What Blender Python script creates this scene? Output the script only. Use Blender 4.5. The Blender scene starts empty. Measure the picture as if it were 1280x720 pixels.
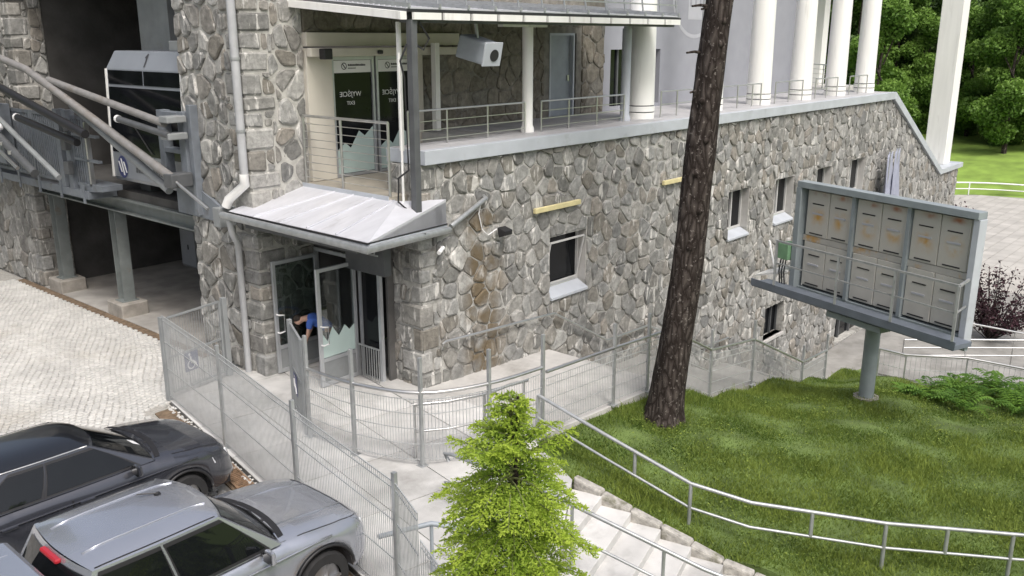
import bpy, math, random
import numpy as np
from mathutils import Matrix, Vector
R = math.radians
rng = random.Random(11)
scene = bpy.context.scene
col = scene.collection

# ------------------------------------------------------------------ camera, sky, sun, exposure
CAM = (-11.96, -12.83, 7.0)
PITCH = math.atan(312 / 1124.0)
HEAD = math.atan2(0.7544, 0.6564)
cd = bpy.data.cameras.new('camera'); cam = bpy.data.objects.new('camera', cd); col.objects.link(cam)
cam.location = CAM
cam.rotation_euler = (math.pi / 2 - PITCH, 0, -HEAD)
cd.sensor_width = 36.0; cd.lens = 36.0 * 1124 / 1280.0
cd.clip_start = 0.1; cd.clip_end = 1500
scene.camera = cam
SUN_EL, SUN_AZ = 56.0, 208.0          # azimuth: compass-like angle of the sun, from +Y towards +X
sdir = Vector((math.sin(R(SUN_AZ)) * math.cos(R(SUN_EL)), math.cos(R(SUN_AZ)) * math.cos(R(SUN_EL)), math.sin(R(SUN_EL))))
w = bpy.data.worlds.new('World'); scene.world = w; w.use_nodes = True
nt = w.node_tree; nt.nodes.clear()
sky = nt.nodes.new('ShaderNodeTexSky'); sky.sky_type = 'NISHITA'; sky.sun_disc = False
sky.sun_elevation = R(SUN_EL); sky.sun_rotation = R(SUN_AZ)
sky.air_density = 1.0; sky.dust_density = 6.0; sky.ozone_density = 0.6
hs = nt.nodes.new('ShaderNodeHueSaturation'); hs.inputs['Saturation'].default_value = 0.75
bg = nt.nodes.new('ShaderNodeBackground'); bg.inputs['Strength'].default_value = 0.145
wo = nt.nodes.new('ShaderNodeOutputWorld')
nt.links.new(sky.outputs[0], hs.inputs['Color']); nt.links.new(hs.outputs[0], bg.inputs[0]); nt.links.new(bg.outputs[0], wo.inputs[0])
sd = bpy.data.lights.new('sun', 'SUN'); sd.energy = 1.4; sd.angle = R(14); sd.color = (1.0, 0.985, 0.96)
so = bpy.data.objects.new('sun', sd); col.objects.link(so); so.location = (-10, -10, 30)
so.rotation_euler = (-sdir).to_track_quat('-Z', 'Y').to_euler()
vs = scene.view_settings; vs.view_transform = 'Standard'; vs.look = 'None'; vs.gamma = 1.0; vs.use_curve_mapping = False
vs.exposure = 0.45

# ------------------------------------------------------------------ helpers
class MB:
    def __init__(s): s.v = []; s.f = []; s.a = []; s.r = 0.5
    def add(s, vs, fs):
        o = len(s.v); s.v.extend([tuple(p) for p in vs]); s.a.extend([s.r] * len(vs))
        s.f.extend([tuple(i + o for i in q) for q in fs]); return s
    def box(s, x0, x1, y0, y1, z0, z1):
        return s.add([(x0,y0,z0),(x1,y0,z0),(x1,y1,z0),(x0,y1,z0),(x0,y0,z1),(x1,y0,z1),(x1,y1,z1),(x0,y1,z1)],
                     [(0,3,2,1),(4,5,6,7),(0,1,5,4),(1,2,6,5),(2,3,7,6),(3,0,4,7)])
    def cbox(s, x0, x1, y0, y1, z0, z1, c=.02, j=0, rg=rng):   # chamfered box
        vs = []
        for (x, y, z, sx, sy, sz) in [(x0,y0,z0,1,1,1),(x1,y0,z0,-1,1,1),(x1,y1,z0,-1,-1,1),(x0,y1,z0,1,-1,1),
                                      (x0,y0,z1,1,1,-1),(x1,y0,z1,-1,1,-1),(x1,y1,z1,-1,-1,-1),(x0,y1,z1,1,-1,-1)]:
            q = lambda: rg.uniform(-j, j)
            dx, dy, dz = q(), q(), q()
            vs += [(x+dx, y+sy*c+dy, z+sz*c+dz), (x+sx*c+dx, y+dy, z+sz*c+dz), (x+sx*c+dx, y+sy*c+dy, z+dz)]
        # vertex 3k = on the x face, 3k+1 = y face, 3k+2 = z face
        f = [(2,11,8,5),(14,17,20,23),(1,4,16,13),(3,6,18,15),(7,10,22,19),(9,0,12,21),
             (1,2,5,4),(3,5,8,6),(7,8,11,10),(9,11,2,0),(13,16,17,14),(15,18,20,17),(19,22,23,20),(21,12,14,23),
             (0,1,13,12),(4,3,15,16),(6,7,19,18),(10,9,21,22)]
        f += [(3*k, 3*k+1, 3*k+2) for k in range(8)]
        return s.add(vs, f)
    def hexa(s, b, t):   # 4 bottom, 4 top corners
        return s.add(list(b) + list(t), [(0,3,2,1),(4,5,6,7),(0,1,5,4),(1,2,6,5),(2,3,7,6),(3,0,4,7)])
    def prism(s, poly, z0, z1):
        n = len(poly)
        zt = z1 if callable(z1) else (lambda x, y: z1)
        zb = z0 if callable(z0) else (lambda x, y: z0)
        vs = [(x, y, zb(x, y)) for x, y in poly] + [(x, y, zt(x, y)) for x, y in poly]
        return s.add(vs, [tuple(range(n-1, -1, -1)), tuple(range(n, 2*n))] + [(i, (i+1) % n, n+(i+1) % n, n+i) for i in range(n)])
    def pipe(s, pts, r, n=8, r1=None, cap=True):
        pts = [Vector(p) for p in pts]; k = len(pts); vs = []; fs = []
        for i, p in enumerate(pts):
            d = ((pts[min(i+1, k-1)] - p).normalized() + (p - pts[max(i-1, 0)]).normalized())
            if d.length < 1e-6: d = Vector((0, 0, 1))
            d.normalize()
            up = Vector((0, 0, 1)) if abs(d.z) < .9 else Vector((.7544, .6564, 0))
            a = d.cross(up).normalized(); b = d.cross(a).normalized()
            rr = r if r1 is None else r + (r1 - r) * i / max(1, k-1)
            for q in range(n):
                t = 2 * math.pi * q / n + math.pi / n
                vs.append(p + a * (rr * math.cos(t)) + b * (rr * math.sin(t)))
        for i in range(k-1):
            for q in range(n):
                fs.append((i*n+q, i*n+(q+1) % n, (i+1)*n+(q+1) % n, (i+1)*n+q))
        if cap:
            fs.append(tuple(range(n))); fs.append(tuple(range((k-1)*n, k*n)))
        return s.add(vs, fs)
    def rod(s, a, b, w, h=None):    # square bar between two points
        h = h or w; a = Vector(a); b = Vector(b); d = (b-a).normalized()
        up = Vector((0, 0, 1)) if abs(d.z) < .95 else Vector((1, 0, 0))
        p = d.cross(up).normalized() * (w/2); q = p.normalized().cross(d) * (h/2)
        return s.hexa([a-p-q, a+p-q, b+p-q, b-p-q], [a-p+q, a+p+q, b+p+q, b-p+q])
    def lathe(s, c, prof, n=16):
        vs = []; fs = []; k = len(prof)
        for (r, z) in prof:
            for q in range(n):
                t = 2*math.pi*q/n; vs.append((c[0]+r*math.cos(t), c[1]+r*math.sin(t), c[2]+z))
        for i in range(k-1):
            for q in range(n): fs.append((i*n+q, i*n+(q+1) % n, (i+1)*n+(q+1) % n, (i+1)*n+q))
        fs.append(tuple(range(n-1, -1, -1))); fs.append(tuple(range((k-1)*n, k*n)))
        return s.add(vs, fs)

OFF = {}
def link(o, parent):
    col.objects.link(o)
    if parent is not None:
        o.parent = parent
        o.matrix_parent_inverse = Matrix.Translation(-Vector(OFF.get(parent.name, (0, 0, 0))))
def tag(o, label=None, cat=None, group=None, kind=None):
    if label: o['label'] = label
    if cat: o['category'] = cat
    if group: o['group'] = group
    if kind: o['kind'] = kind
    return o
def mesh_of(name, mb, smooth=False):
    me = bpy.data.meshes.new(name)
    me.from_pydata([tuple(p) for p in mb.v], [], mb.f)
    at = me.attributes.new('rnd', 'FLOAT', 'POINT'); at.data.foreach_set('value', mb.a)
    if smooth:
        me.polygons.foreach_set('use_smooth', [True] * len(me.polygons))
    me.update()
    return me
def mk(name, mb, m, parent=None, label=None, cat=None, group=None, kind=None, smooth=False, bevel=0, edge=None):
    me = mesh_of(name, mb, smooth)
    me.materials.append(m)
    if smooth and edge is not None:
        me.set_sharp_from_angle(angle=R(edge))
    o = bpy.data.objects.new(name, me); link(o, parent)
    if bevel:
        b = o.modifiers.new('bevel', 'BEVEL'); b.width = bevel; b.segments = 2; b.limit_method = 'ANGLE'; b.angle_limit = R(40)
    return tag(o, label, cat, group, kind)
def empty(name, loc, label, cat, group=None):
    o = bpy.data.objects.new(name, None); col.objects.link(o); o.location = loc; o.empty_display_size = .3
    OFF[o.name] = tuple(loc)
    return tag(o, label, cat, group)
def npmesh(name, V, F, m, parent=None, rnd=None, **kw):   # V (n,3), F (m,k) arrays of one polygon size
    me = bpy.data.meshes.new(name); k = F.shape[1]
    me.vertices.add(len(V)); me.vertices.foreach_set('co', V.astype(np.float32).ravel())
    me.loops.add(F.size); me.loops.foreach_set('vertex_index', F.astype(np.int32).ravel())
    me.polygons.add(len(F)); me.polygons.foreach_set('loop_start', np.arange(0, F.size, k, dtype=np.int32))
    me.update(calc_edges=True); me.validate()
    at = me.attributes.new('rnd', 'FLOAT', 'POINT')
    at.data.foreach_set('value', (rnd if rnd is not None else np.full(len(V), .5)).astype(np.float32))
    me.materials.append(m)
    o = bpy.data.objects.new(name, me); link(o, parent); return tag(o, **kw)
def proj(p):
    dx, dy, dz = p[0]-CAM[0], p[1]-CAM[1], p[2]-CAM[2]
    f0 = dx*.7544 + dy*.6564; r0 = dx*.6564 - dy*.7544
    fw = f0*math.cos(PITCH) - dz*math.sin(PITCH); up = f0*math.sin(PITCH) + dz*math.cos(PITCH)
    if fw < .1: return (9e9, 9e9)
    return (640 + 1124*r0/fw, 360 - 1124*up/fw)
def text_mesh(body, size, to_world, m, parent, name='lettering', mirror=False, ext=.002):
    cu = bpy.data.curves.new('t', 'FONT'); cu.body = body; cu.size = size; cu.align_x = 'CENTER'; cu.align_y = 'CENTER'; cu.extrude = ext; cu.resolution_u = 3
    ob = bpy.data.objects.new('t', cu); col.objects.link(ob)
    dg = bpy.context.evaluated_depsgraph_get(); me = bpy.data.meshes.new_from_object(ob.evaluated_get(dg))
    bpy.data.objects.remove(ob); bpy.data.curves.remove(cu)
    for v in me.vertices:
        a, b, d = v.co
        v.co = to_world(-a if mirror else a, b, d)
    me.materials.clear(); me.materials.append(m)
    o = bpy.data.objects.new(name, me); link(o, parent); return o

# ------------------------------------------------------------------ materials
def nodes_of(name):
    m = bpy.data.materials.new(name); m.use_nodes = True; t = m.node_tree
    return m, t, t.nodes['Principled BSDF'], (lambda ty: t.nodes.new(ty)), t.links.new
def mat(name, base, rough=.6, metal=0., var=.15, scale=3., bump=0., bscale=40., coat=0., spec=.5, trans=0., stretch=None, dirt=None, dscale=.7, dlim=(.5, .7), attr=0., alpha=1.):
    m, t, p, N, L = nodes_of(name)
    p.inputs['Roughness'].default_value = rough; p.inputs['Metallic'].default_value = metal
    p.inputs['Specular IOR Level'].default_value = spec
    p.inputs['Coat Weight'].default_value = coat; p.inputs['Coat Roughness'].default_value = .05
    p.inputs['Transmission Weight'].default_value = trans; p.inputs['Alpha'].default_value = alpha
    tc = N('ShaderNodeTexCoord'); mp = N('ShaderNodeMapping'); L(tc.outputs['Object'], mp.inputs[0])
    if stretch: mp.inputs['Scale'].default_value = stretch
    no = N('ShaderNodeTexNoise'); no.inputs['Scale'].default_value = scale; no.inputs['Detail'].default_value = 6; L(mp.outputs[0], no.inputs['Vector'])
    cr = N('ShaderNodeValToRGB'); cr.color_ramp.elements[0].position = .3; cr.color_ramp.elements[1].position = .7
    cr.color_ramp.elements[0].color = (*[max(0, c*(1-var)) for c in base], 1); cr.color_ramp.elements[1].color = (*[min(1, c*(1+var)) for c in base], 1)
    L(no.outputs['Fac'], cr.inputs[0]); out = cr.outputs[0]
    if attr:
        at = N('ShaderNodeAttribute'); at.attribute_name = 'rnd'
        mr = N('ShaderNodeMapRange'); mr.inputs['To Min'].default_value = 1-attr; mr.inputs['To Max'].default_value = 1+attr; L(at.outputs['Fac'], mr.inputs[0])
        mx = N('ShaderNodeMix'); mx.data_type = 'RGBA'; mx.blend_type = 'MULTIPLY'; mx.inputs[0].default_value = 1
        L(out, mx.inputs[6]); L(mr.outputs[0], mx.inputs[7]); out = mx.outputs[2]
    if dirt:
        n2 = N('ShaderNodeTexNoise'); n2.inputs['Scale'].default_value = dscale; n2.inputs['Detail'].default_value = 8; n2.inputs['Roughness'].default_value = .65; L(mp.outputs[0], n2.inputs['Vector'])
        r2 = N('ShaderNodeMapRange'); r2.inputs['From Min'].default_value = dlim[0]; r2.inputs['From Max'].default_value = dlim[1]; L(n2.outputs['Fac'], r2.inputs[0])
        mx = N('ShaderNodeMix'); mx.data_type = 'RGBA'; L(r2.outputs[0], mx.inputs[0]); L(out, mx.inputs[6]); mx.inputs[7].default_value = (*dirt, 1); out = mx.outputs[2]
    L(out, p.inputs['Base Color'])
    if bump:
        n3 = N('ShaderNodeTexNoise'); n3.inputs['Scale'].default_value = bscale; n3.inputs['Detail'].default_value = 5; L(mp.outputs[0], n3.inputs['Vector'])
        bn = N('ShaderNodeBump'); bn.inputs['Strength'].default_value = bump; bn.inputs['Distance'].default_value = .02; L(n3.outputs['Fac'], bn.inputs['Height']); L(bn.outputs[0], p.inputs['Normal'])
    return m
def stains(t, N, L, tc, out):   # rust-brown water stain below the slanting spout of the front wall
    sx = N('ShaderNodeSeparateXYZ'); L(tc.outputs['Object'], sx.inputs[0])
    def ramp(src, a, b, c, d):
        m1 = N('ShaderNodeMapRange'); m1.interpolation_type = 'SMOOTHSTEP'; m1.inputs['From Min'].default_value = a; m1.inputs['From Max'].default_value = b; L(src, m1.inputs[0])
        m2 = N('ShaderNodeMapRange'); m2.interpolation_type = 'SMOOTHSTEP'; m2.inputs['From Min'].default_value = c; m2.inputs['From Max'].default_value = d; m2.inputs['To Min'].default_value = 1; m2.inputs['To Max'].default_value = 0; L(src, m2.inputs[0])
        mu = N('ShaderNodeMath'); mu.operation = 'MULTIPLY'; L(m1.outputs[0], mu.inputs[0]); L(m2.outputs[0], mu.inputs[1]); return mu.outputs[0]
    a = ramp(sx.outputs[0], 1.0, 1.6, 1.9, 2.7); b = ramp(sx.outputs[2], -.6, .0, 3.2, 3.9)
    no = N('ShaderNodeTexNoise'); no.inputs['Scale'].default_value = 1.6; no.inputs['Detail'].default_value = 6; L(tc.outputs['Object'], no.inputs['Vector'])
    c = N('ShaderNodeMapRange'); c.inputs['From Min'].default_value = .38; c.inputs['From Max'].default_value = .55; c.inputs['To Max'].default_value = .85; L(no.outputs['Fac'], c.inputs[0])
    m1 = N('ShaderNodeMath'); m1.operation = 'MULTIPLY'; L(a, m1.inputs[0]); L(b, m1.inputs[1]); m2 = N('ShaderNodeMath'); m2.operation = 'MULTIPLY'; L(m1.outputs[0], m2.inputs[0]); L(c.outputs[0], m2.inputs[1])
    mx = N('ShaderNodeMix'); mx.data_type = 'RGBA'; L(m2.outputs[0], mx.inputs[0]); L(out, mx.inputs[6]); mx.inputs[7].default_value = (.13, .095, .05, 1)
    return mx.outputs[2]
def stone_mat(name, stops, lime=.0):
    m, t, p, N, L = nodes_of(name)
    p.inputs['Roughness'].default_value = .85; p.inputs['Specular IOR Level'].default_value = .25
    at = N('ShaderNodeAttribute'); at.attribute_name = 'rnd'
    cr = N('ShaderNodeValToRGB'); cr.color_ramp.interpolation = 'LINEAR'
    e = cr.color_ramp.elements
    while len(e) < len(stops): e.new(.5)
    for i, c in enumerate(stops): e[i].position = i/(len(stops)-1); e[i].color = (*c, 1)
    L(at.outputs['Fac'], cr.inputs[0])
    tc = N('ShaderNodeTexCoord')
    n1 = N('ShaderNodeTexNoise'); n1.inputs['Scale'].default_value = 5; n1.inputs['Detail'].default_value = 8; n1.inputs['Roughness'].default_value = .75; L(tc.outputs['Object'], n1.inputs['Vector'])
    mr = N('ShaderNodeMapRange'); mr.inputs['From Min'].default_value = .3; mr.inputs['From Max'].default_value = .7; mr.inputs['To Min'].default_value = .55; mr.inputs['To Max'].default_value = 1.5; L(n1.outputs['Fac'], mr.inputs[0])
    mx = N('ShaderNodeMix'); mx.data_type = 'RGBA'; mx.blend_type = 'MULTIPLY'; mx.inputs[0].default_value = 1; L(cr.outputs[0], mx.inputs[6]); L(mr.outputs[0], mx.inputs[7])
    out = mx.outputs[2]
    if lime:
        mp = N('ShaderNodeMapping'); mp.inputs['Scale'].default_value = (4.2, 4.2, .9); L(tc.outputs['Object'], mp.inputs[0])
        n2 = N('ShaderNodeTexNoise'); n2.inputs['Scale'].default_value = 1.5; n2.inputs['Detail'].default_value = 7; n2.inputs['Roughness'].default_value = .6; L(mp.outputs[0], n2.inputs['Vector'])
        r2 = N('ShaderNodeMapRange'); r2.inputs['From Min'].default_value = .585; r2.inputs['From Max'].default_value = .635; r2.inputs['To Max'].default_value = lime; L(n2.outputs['Fac'], r2.inputs[0])
        m2 = N('ShaderNodeMix'); m2.data_type = 'RGBA'; L(r2.outputs[0], m2.inputs[0]); L(out, m2.inputs[6]); m2.inputs[7].default_value = (.68, .665, .63, 1); out = m2.outputs[2]
    out = stains(t, N, L, tc, out) if lime > .3 else out
    L(out, p.inputs['Base Color'])
    n3 = N('ShaderNodeTexNoise'); n3.inputs['Scale'].default_value = 14; n3.inputs['Detail'].default_value = 6; L(tc.outputs['Object'], n3.inputs['Vector'])
    bn = N('ShaderNodeBump'); bn.inputs['Strength'].default_value = .6; bn.inputs['Distance'].default_value = .03; L(n3.outputs['Fac'], bn.inputs['Height']); L(bn.outputs[0], p.inputs['Normal'])
    return m
def leaf_mat(name, a, b, rough=.55, transl=.25):
    m, t, p, N, L = nodes_of(name)
    at = N('ShaderNodeAttribute'); at.attribute_name = 'rnd'
    mx = N('ShaderNodeMix'); mx.data_type = 'RGBA'; L(at.outputs['Fac'], mx.inputs[0]); mx.inputs[6].default_value = (*a, 1); mx.inputs[7].default_value = (*b, 1)
    L(mx.outputs[2], p.inputs['Base Color']); p.inputs['Roughness'].default_value = rough; p.inputs['Specular IOR Level'].default_value = .3
    tr = N('ShaderNodeBsdfTranslucent'); L(mx.outputs[2], tr.inputs[0])
    ms = N('ShaderNodeMixShader'); ms.inputs[0].default_value = transl
    L(p.outputs[0], ms.inputs[1]); L(tr.outputs[0], ms.inputs[2]); L(ms.outputs[0], t.nodes['Material Output'].inputs[0])
    return m
def glass_mat(name, tint=(.35, .4, .4)):
    m, t, p, N, L = nodes_of(name)
    tr = N('ShaderNodeBsdfTransparent'); tr.inputs[0].default_value = (*tint, 1)
    gl = N('ShaderNodeBsdfGlossy'); gl.inputs['Roughness'].default_value = .02; gl.inputs[0].default_value = (.9, .9, .9, 1)
    fr = N('ShaderNodeFresnel'); fr.inputs[0].default_value = 1.5
    ms = N('ShaderNodeMixShader'); L(fr.outputs[0], ms.inputs[0]); L(tr.outputs[0], ms.inputs[1]); L(gl.outputs[0], ms.inputs[2]); L(ms.outputs[0], t.nodes['Material Output'].inputs[0])
    return m

ST = [(.15,.15,.142), (.255,.254,.243), (.185,.185,.173), (.285,.28,.264), (.315,.313,.298), (.165,.167,.163), (.255,.237,.208), (.235,.237,.23), (.36,.358,.34), (.18,.168,.145), (.295,.294,.28)]
X = dict(
    stone=stone_mat('fieldstone', ST, .68),
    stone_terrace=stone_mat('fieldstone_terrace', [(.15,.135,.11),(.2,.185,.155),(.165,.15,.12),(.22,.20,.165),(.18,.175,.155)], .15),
    mortar=mat('mortar', (.40,.395,.37), .95, var=.3, scale=6, bump=.6, bscale=30, dirt=(.17,.165,.15), dscale=1.1, dlim=(.46,.60)),
    mortar_light=mat('mortar_light', (.42,.415,.385), .95, var=.2, scale=6, bump=.6, bscale=30),
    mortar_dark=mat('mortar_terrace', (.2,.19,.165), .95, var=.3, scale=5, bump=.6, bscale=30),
    concrete_dark=mat('concrete_dark', (.27,.265,.25), .9, var=.2, scale=1.5, bump=.2, bscale=30, dirt=(.18,.175,.16), dscale=.8),
    machine=mat('machine_paint', (.17,.19,.215), .5, var=.15, scale=4, dirt=(.10,.10,.10), dscale=2, dlim=(.55,.7)),
    carglass=mat('car_glass', (.006,.007,.008), .03, var=.2, scale=2, spec=.45),
    rustpanel=None,
    panel_low=mat('cabinet_panel_low', (.47,.46,.42), .5, var=.06, scale=3, dirt=(.42,.28,.12), dscale=1.5, dlim=(.64,.82)),
    concrete=mat('concrete', (.47,.46,.44), .85, var=.12, scale=2.5, bump=.15, bscale=50, dirt=(.30,.29,.27), dscale=.6, dlim=(.52,.72)),
    slab=mat('concrete_slab', (.50,.495,.48), .85, var=.14, scale=2, bump=.2, bscale=60, attr=.13, dirt=(.27,.265,.25), dscale=.9, dlim=(.5,.74)),
    floor=mat('bay_floor', (.36,.345,.32), .85, var=.25, scale=1.5, bump=.1),
    plinth=mat('plinth_concrete', (.30,.28,.25), .9, var=.25, scale=4, bump=.3),
    sett=mat('granite_setts', (.47,.465,.445), .85, var=.12, scale=1.2, attr=.10, bump=.2, bscale=30, dirt=(.36,.34,.30), dscale=.35, dlim=(.55,.75)),
    sand=mat('sand_joint', (.33,.32,.295), .95, var=.25, scale=20),
    ground=mat('earth_ground', (.19,.29,.05), .95, var=.3, scale=.6),
    soil=mat('soil', (.16,.115,.075), .95, var=.4, scale=9, bump=.6, bscale=30),
    lawn=mat('lawn_soil', (.095,.14,.035), .95, var=.4, scale=2, bump=.6, bscale=30),
    grey=mat('grey_paint', (.25,.265,.27), .5, var=.12, scale=3, dirt=(.17,.165,.15), dscale=1.5, dlim=(.6,.8)),
    bluegrey=mat('bluegrey_paint', (.30,.335,.37), .5, var=.1, scale=3, dirt=(.2,.2,.2), dscale=1.5, dlim=(.62,.8)),
    fascia=mat('fascia_metal', (.44,.47,.51), .45, var=.08, scale=2, dirt=(.3,.31,.32), dscale=1.2, dlim=(.6,.8)),
    greengrey=mat('greengrey_paint', (.175,.195,.192), .5, var=.15, scale=4, dirt=(.16,.12,.09), dscale=2, dlim=(.6,.75)),
    darkgrey=mat('darkgrey_paint', (.09,.095,.10), .5, var=.15, scale=4),
    black=mat('black_plastic', (.018,.018,.02), .5, var=.1),
    steel=mat('stainless', (.58,.58,.57), .32, metal=.9, var=.08, scale=4),
    galv=mat('galvanised', (.40,.415,.42), .45, metal=.55, var=.15, scale=6),
    wire=mat('galvanised_wire', (.46,.475,.48), .5, metal=.35, var=.1, scale=6),
    zinc=mat('zinc_roof', (.60,.61,.65), .42, metal=.25, var=.08, scale=1.5, stretch=(1, 3, 1), dirt=(.42,.42,.44), dscale=1.2, dlim=(.58,.75)),
    white=mat('white_paint', (.80,.80,.77), .55, var=.05, scale=2, stretch=(2.2, 2.2, .25), dirt=(.52,.51,.47), dscale=1.6, dlim=(.56,.82)),
    cream=mat('cream_paint', (.58,.55,.48), .6, var=.05, scale=2),
    greywall=mat('grey_render', (.31,.32,.355), .8, var=.04, scale=2, bump=.1, bscale=80),
    logo=mat('pale_print', (.43,.44,.475), .7, var=.03),
    tan=mat('tan_floor', (.40,.37,.31), .7, var=.12, scale=3),
    tile=mat('terrace_tile', (.42,.42,.43), .6, var=.1, scale=3, dirt=(.3,.3,.3), dscale=1.5),
    glass=mat('dark_glass', (.008,.009,.011), .10, var=.3, scale=2, spec=.22),
    pane=glass_mat('clear_glass', (.80,.84,.83)),
    film=mat('mint_film', (.50,.62,.59), .4, var=.06, scale=2),
    frame=mat('window_frame', (.52,.52,.51), .45, var=.05),
    alu=mat('aluminium', (.50,.52,.54), .4, metal=.5, var=.08),
    print_white=mat('white_print', (.80,.80,.80), .6, var=.02),
    print_dark=mat('dark_print', (.05,.05,.055), .6, var=.02),
    print_blue=mat('blue_print', (.05,.06,.16), .5, var=.02),
    yellow=mat('yellow_casing', (.62,.55,.30), .5, var=.1, scale=5),
    pipe=mat('grey_pipe', (.40,.41,.42), .45, var=.1, scale=3, dirt=(.28,.28,.27), dscale=2, dlim=(.6,.75)),
    white_pipe=mat('white_pipe', (.78,.78,.76), .4, var=.05),
    cabin=mat('cabin_paint', (.24,.26,.29), .35, var=.05, scale=2, coat=.3),
    tube=mat('tube_paint', (.22,.215,.21), .5, var=.15, scale=5, dirt=(.2,.18,.16), dscale=2),
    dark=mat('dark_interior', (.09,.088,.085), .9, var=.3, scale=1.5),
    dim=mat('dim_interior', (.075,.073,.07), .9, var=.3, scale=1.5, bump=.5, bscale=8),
    panel=mat('cabinet_panel', (.40,.39,.36), .5, var=.06, scale=3, dirt=(.45,.27,.09), dscale=2.3, dlim=(.53,.68)),
    led=mat('screen_frame', (.25,.285,.30), .5, var=.1, scale=3),
    green=mat('green_box', (.16,.30,.17), .6, var=.15, scale=4),
    bark=None, silver=None, blackcar=None,
    tyre=mat('tyre', (.02,.02,.021), .85, var=.2, scale=8), rim=mat('rim', (.45,.45,.46), .3, metal=.9, var=.05),
    red=mat('red_lens', (.35,.02,.03), .2, var=.1), lamp=mat('lamp_lens', (.70,.72,.75), .08, var=.1, scale=12, coat=.6),
    rust=mat('rusty_grate', (.22,.14,.085), .8, var=.4, scale=12),
    skin=mat('skin', (.50,.31,.23), .6, var=.05), shirt=mat('blue_shirt', (.05,.12,.42), .8, var=.15, scale=8, bump=.3, bscale=12), jeans=mat('dark_trousers', (.045,.05,.07), .85, var=.2, scale=8), hair=mat('dark_hair', (.03,.022,.016), .7, var=.3, scale=20),
    flag=mat('pale_blue_cloth', (.30,.32,.40), .8, var=.1, scale=3), brown=mat('brown_drum', (.16,.09,.05), .7, var=.2),
    pavers=mat('pale_pavers', (.42,.405,.375), .9, var=.12, scale=.8, attr=.08),
    grass_blade=leaf_mat('grass_blade', (.08,.14,.024), (.27,.335,.065), rough=.7, transl=.35),
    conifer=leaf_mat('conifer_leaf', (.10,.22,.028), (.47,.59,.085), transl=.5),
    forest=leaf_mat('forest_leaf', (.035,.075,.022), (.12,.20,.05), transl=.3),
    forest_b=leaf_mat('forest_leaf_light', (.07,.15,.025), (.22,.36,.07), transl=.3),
    needle=leaf_mat('pine_needle', (.02,.045,.02), (.05,.09,.03)),
    twig=mat('green_twig', (.12,.14,.05), .9, var=.2),
    fern=leaf_mat('fern_leaf', (.05,.12,.018), (.16,.29,.045), transl=.35),
    purple=leaf_mat('purple_leaf', (.022,.012,.016), (.07,.03,.04)),
)
def bark_mat():
    m, t, p, N, L = nodes_of('pine_bark')
    tc = N('ShaderNodeTexCoord'); mp = N('ShaderNodeMapping'); mp.inputs['Scale'].default_value = (9, 9, 2.6); L(tc.outputs['Object'], mp.inputs[0])
    vo = N('ShaderNodeTexVoronoi'); vo.feature = 'DISTANCE_TO_EDGE'; vo.inputs['Scale'].default_value = 1.0
    no = N('ShaderNodeTexNoise'); no.inputs['Scale'].default_value = .8; no.inputs['Detail'].default_value = 9; no.inputs['Roughness'].default_value = .75; L(mp.outputs[0], no.inputs['Vector'])
    ad = N('ShaderNodeVectorMath'); ad.operation = 'ADD'; L(mp.outputs[0], ad.inputs[0]); L(no.outputs['Color'], ad.inputs[1]); L(ad.outputs[0], vo.inputs['Vector'])
    cr = N('ShaderNodeValToRGB'); e = cr.color_ramp.elements; e[0].color = (.02,.015,.013,1); e[1].position = .35; e[1].color = (.088,.074,.066,1); x = e.new(.7); x.color = (.17,.15,.138,1)
    L(vo.outputs['Distance'], cr.inputs[0])
    nf = N('ShaderNodeTexNoise'); nf.inputs['Scale'].default_value = 16; nf.inputs['Detail'].default_value = 3; L(tc.outputs['Object'], nf.inputs['Vector'])
    fr_ = N('ShaderNodeMapRange'); fr_.inputs['From Min'].default_value = .62; fr_.inputs['From Max'].default_value = .68; fr_.inputs['To Max'].default_value = .5; L(nf.outputs['Fac'], fr_.inputs[0])
    mf = N('ShaderNodeMix'); mf.data_type = 'RGBA'; L(fr_.outputs[0], mf.inputs[0]); L(cr.outputs[0], mf.inputs[6]); mf.inputs[7].default_value = (.30, .27, .25, 1)
    L(mf.outputs[2], p.inputs['Base Color']); p.inputs['Roughness'].default_value = .95; p.inputs['Specular IOR Level'].default_value = .15
    bn = N('ShaderNodeBump'); bn.inputs['Strength'].default_value = 1; bn.inputs['Distance'].default_value = .05; L(vo.outputs['Distance'], bn.inputs['Height']); L(bn.outputs[0], p.inputs['Normal'])
    return m
X['bark'] = bark_mat()
def carpaint(name, base, metal, rough):
    m = mat(name, base, rough, metal=metal, var=.03, scale=2, coat=1.0); return m
X['silver'] = carpaint('silver_paint', (.43,.45,.50), .68, .27)
X['blackcar'] = carpaint('black_paint', (.012,.013,.016), .3, .3)
X['darksilver'] = carpaint('dark_grey_paint', (.06,.064,.078), .5, .25)

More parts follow.
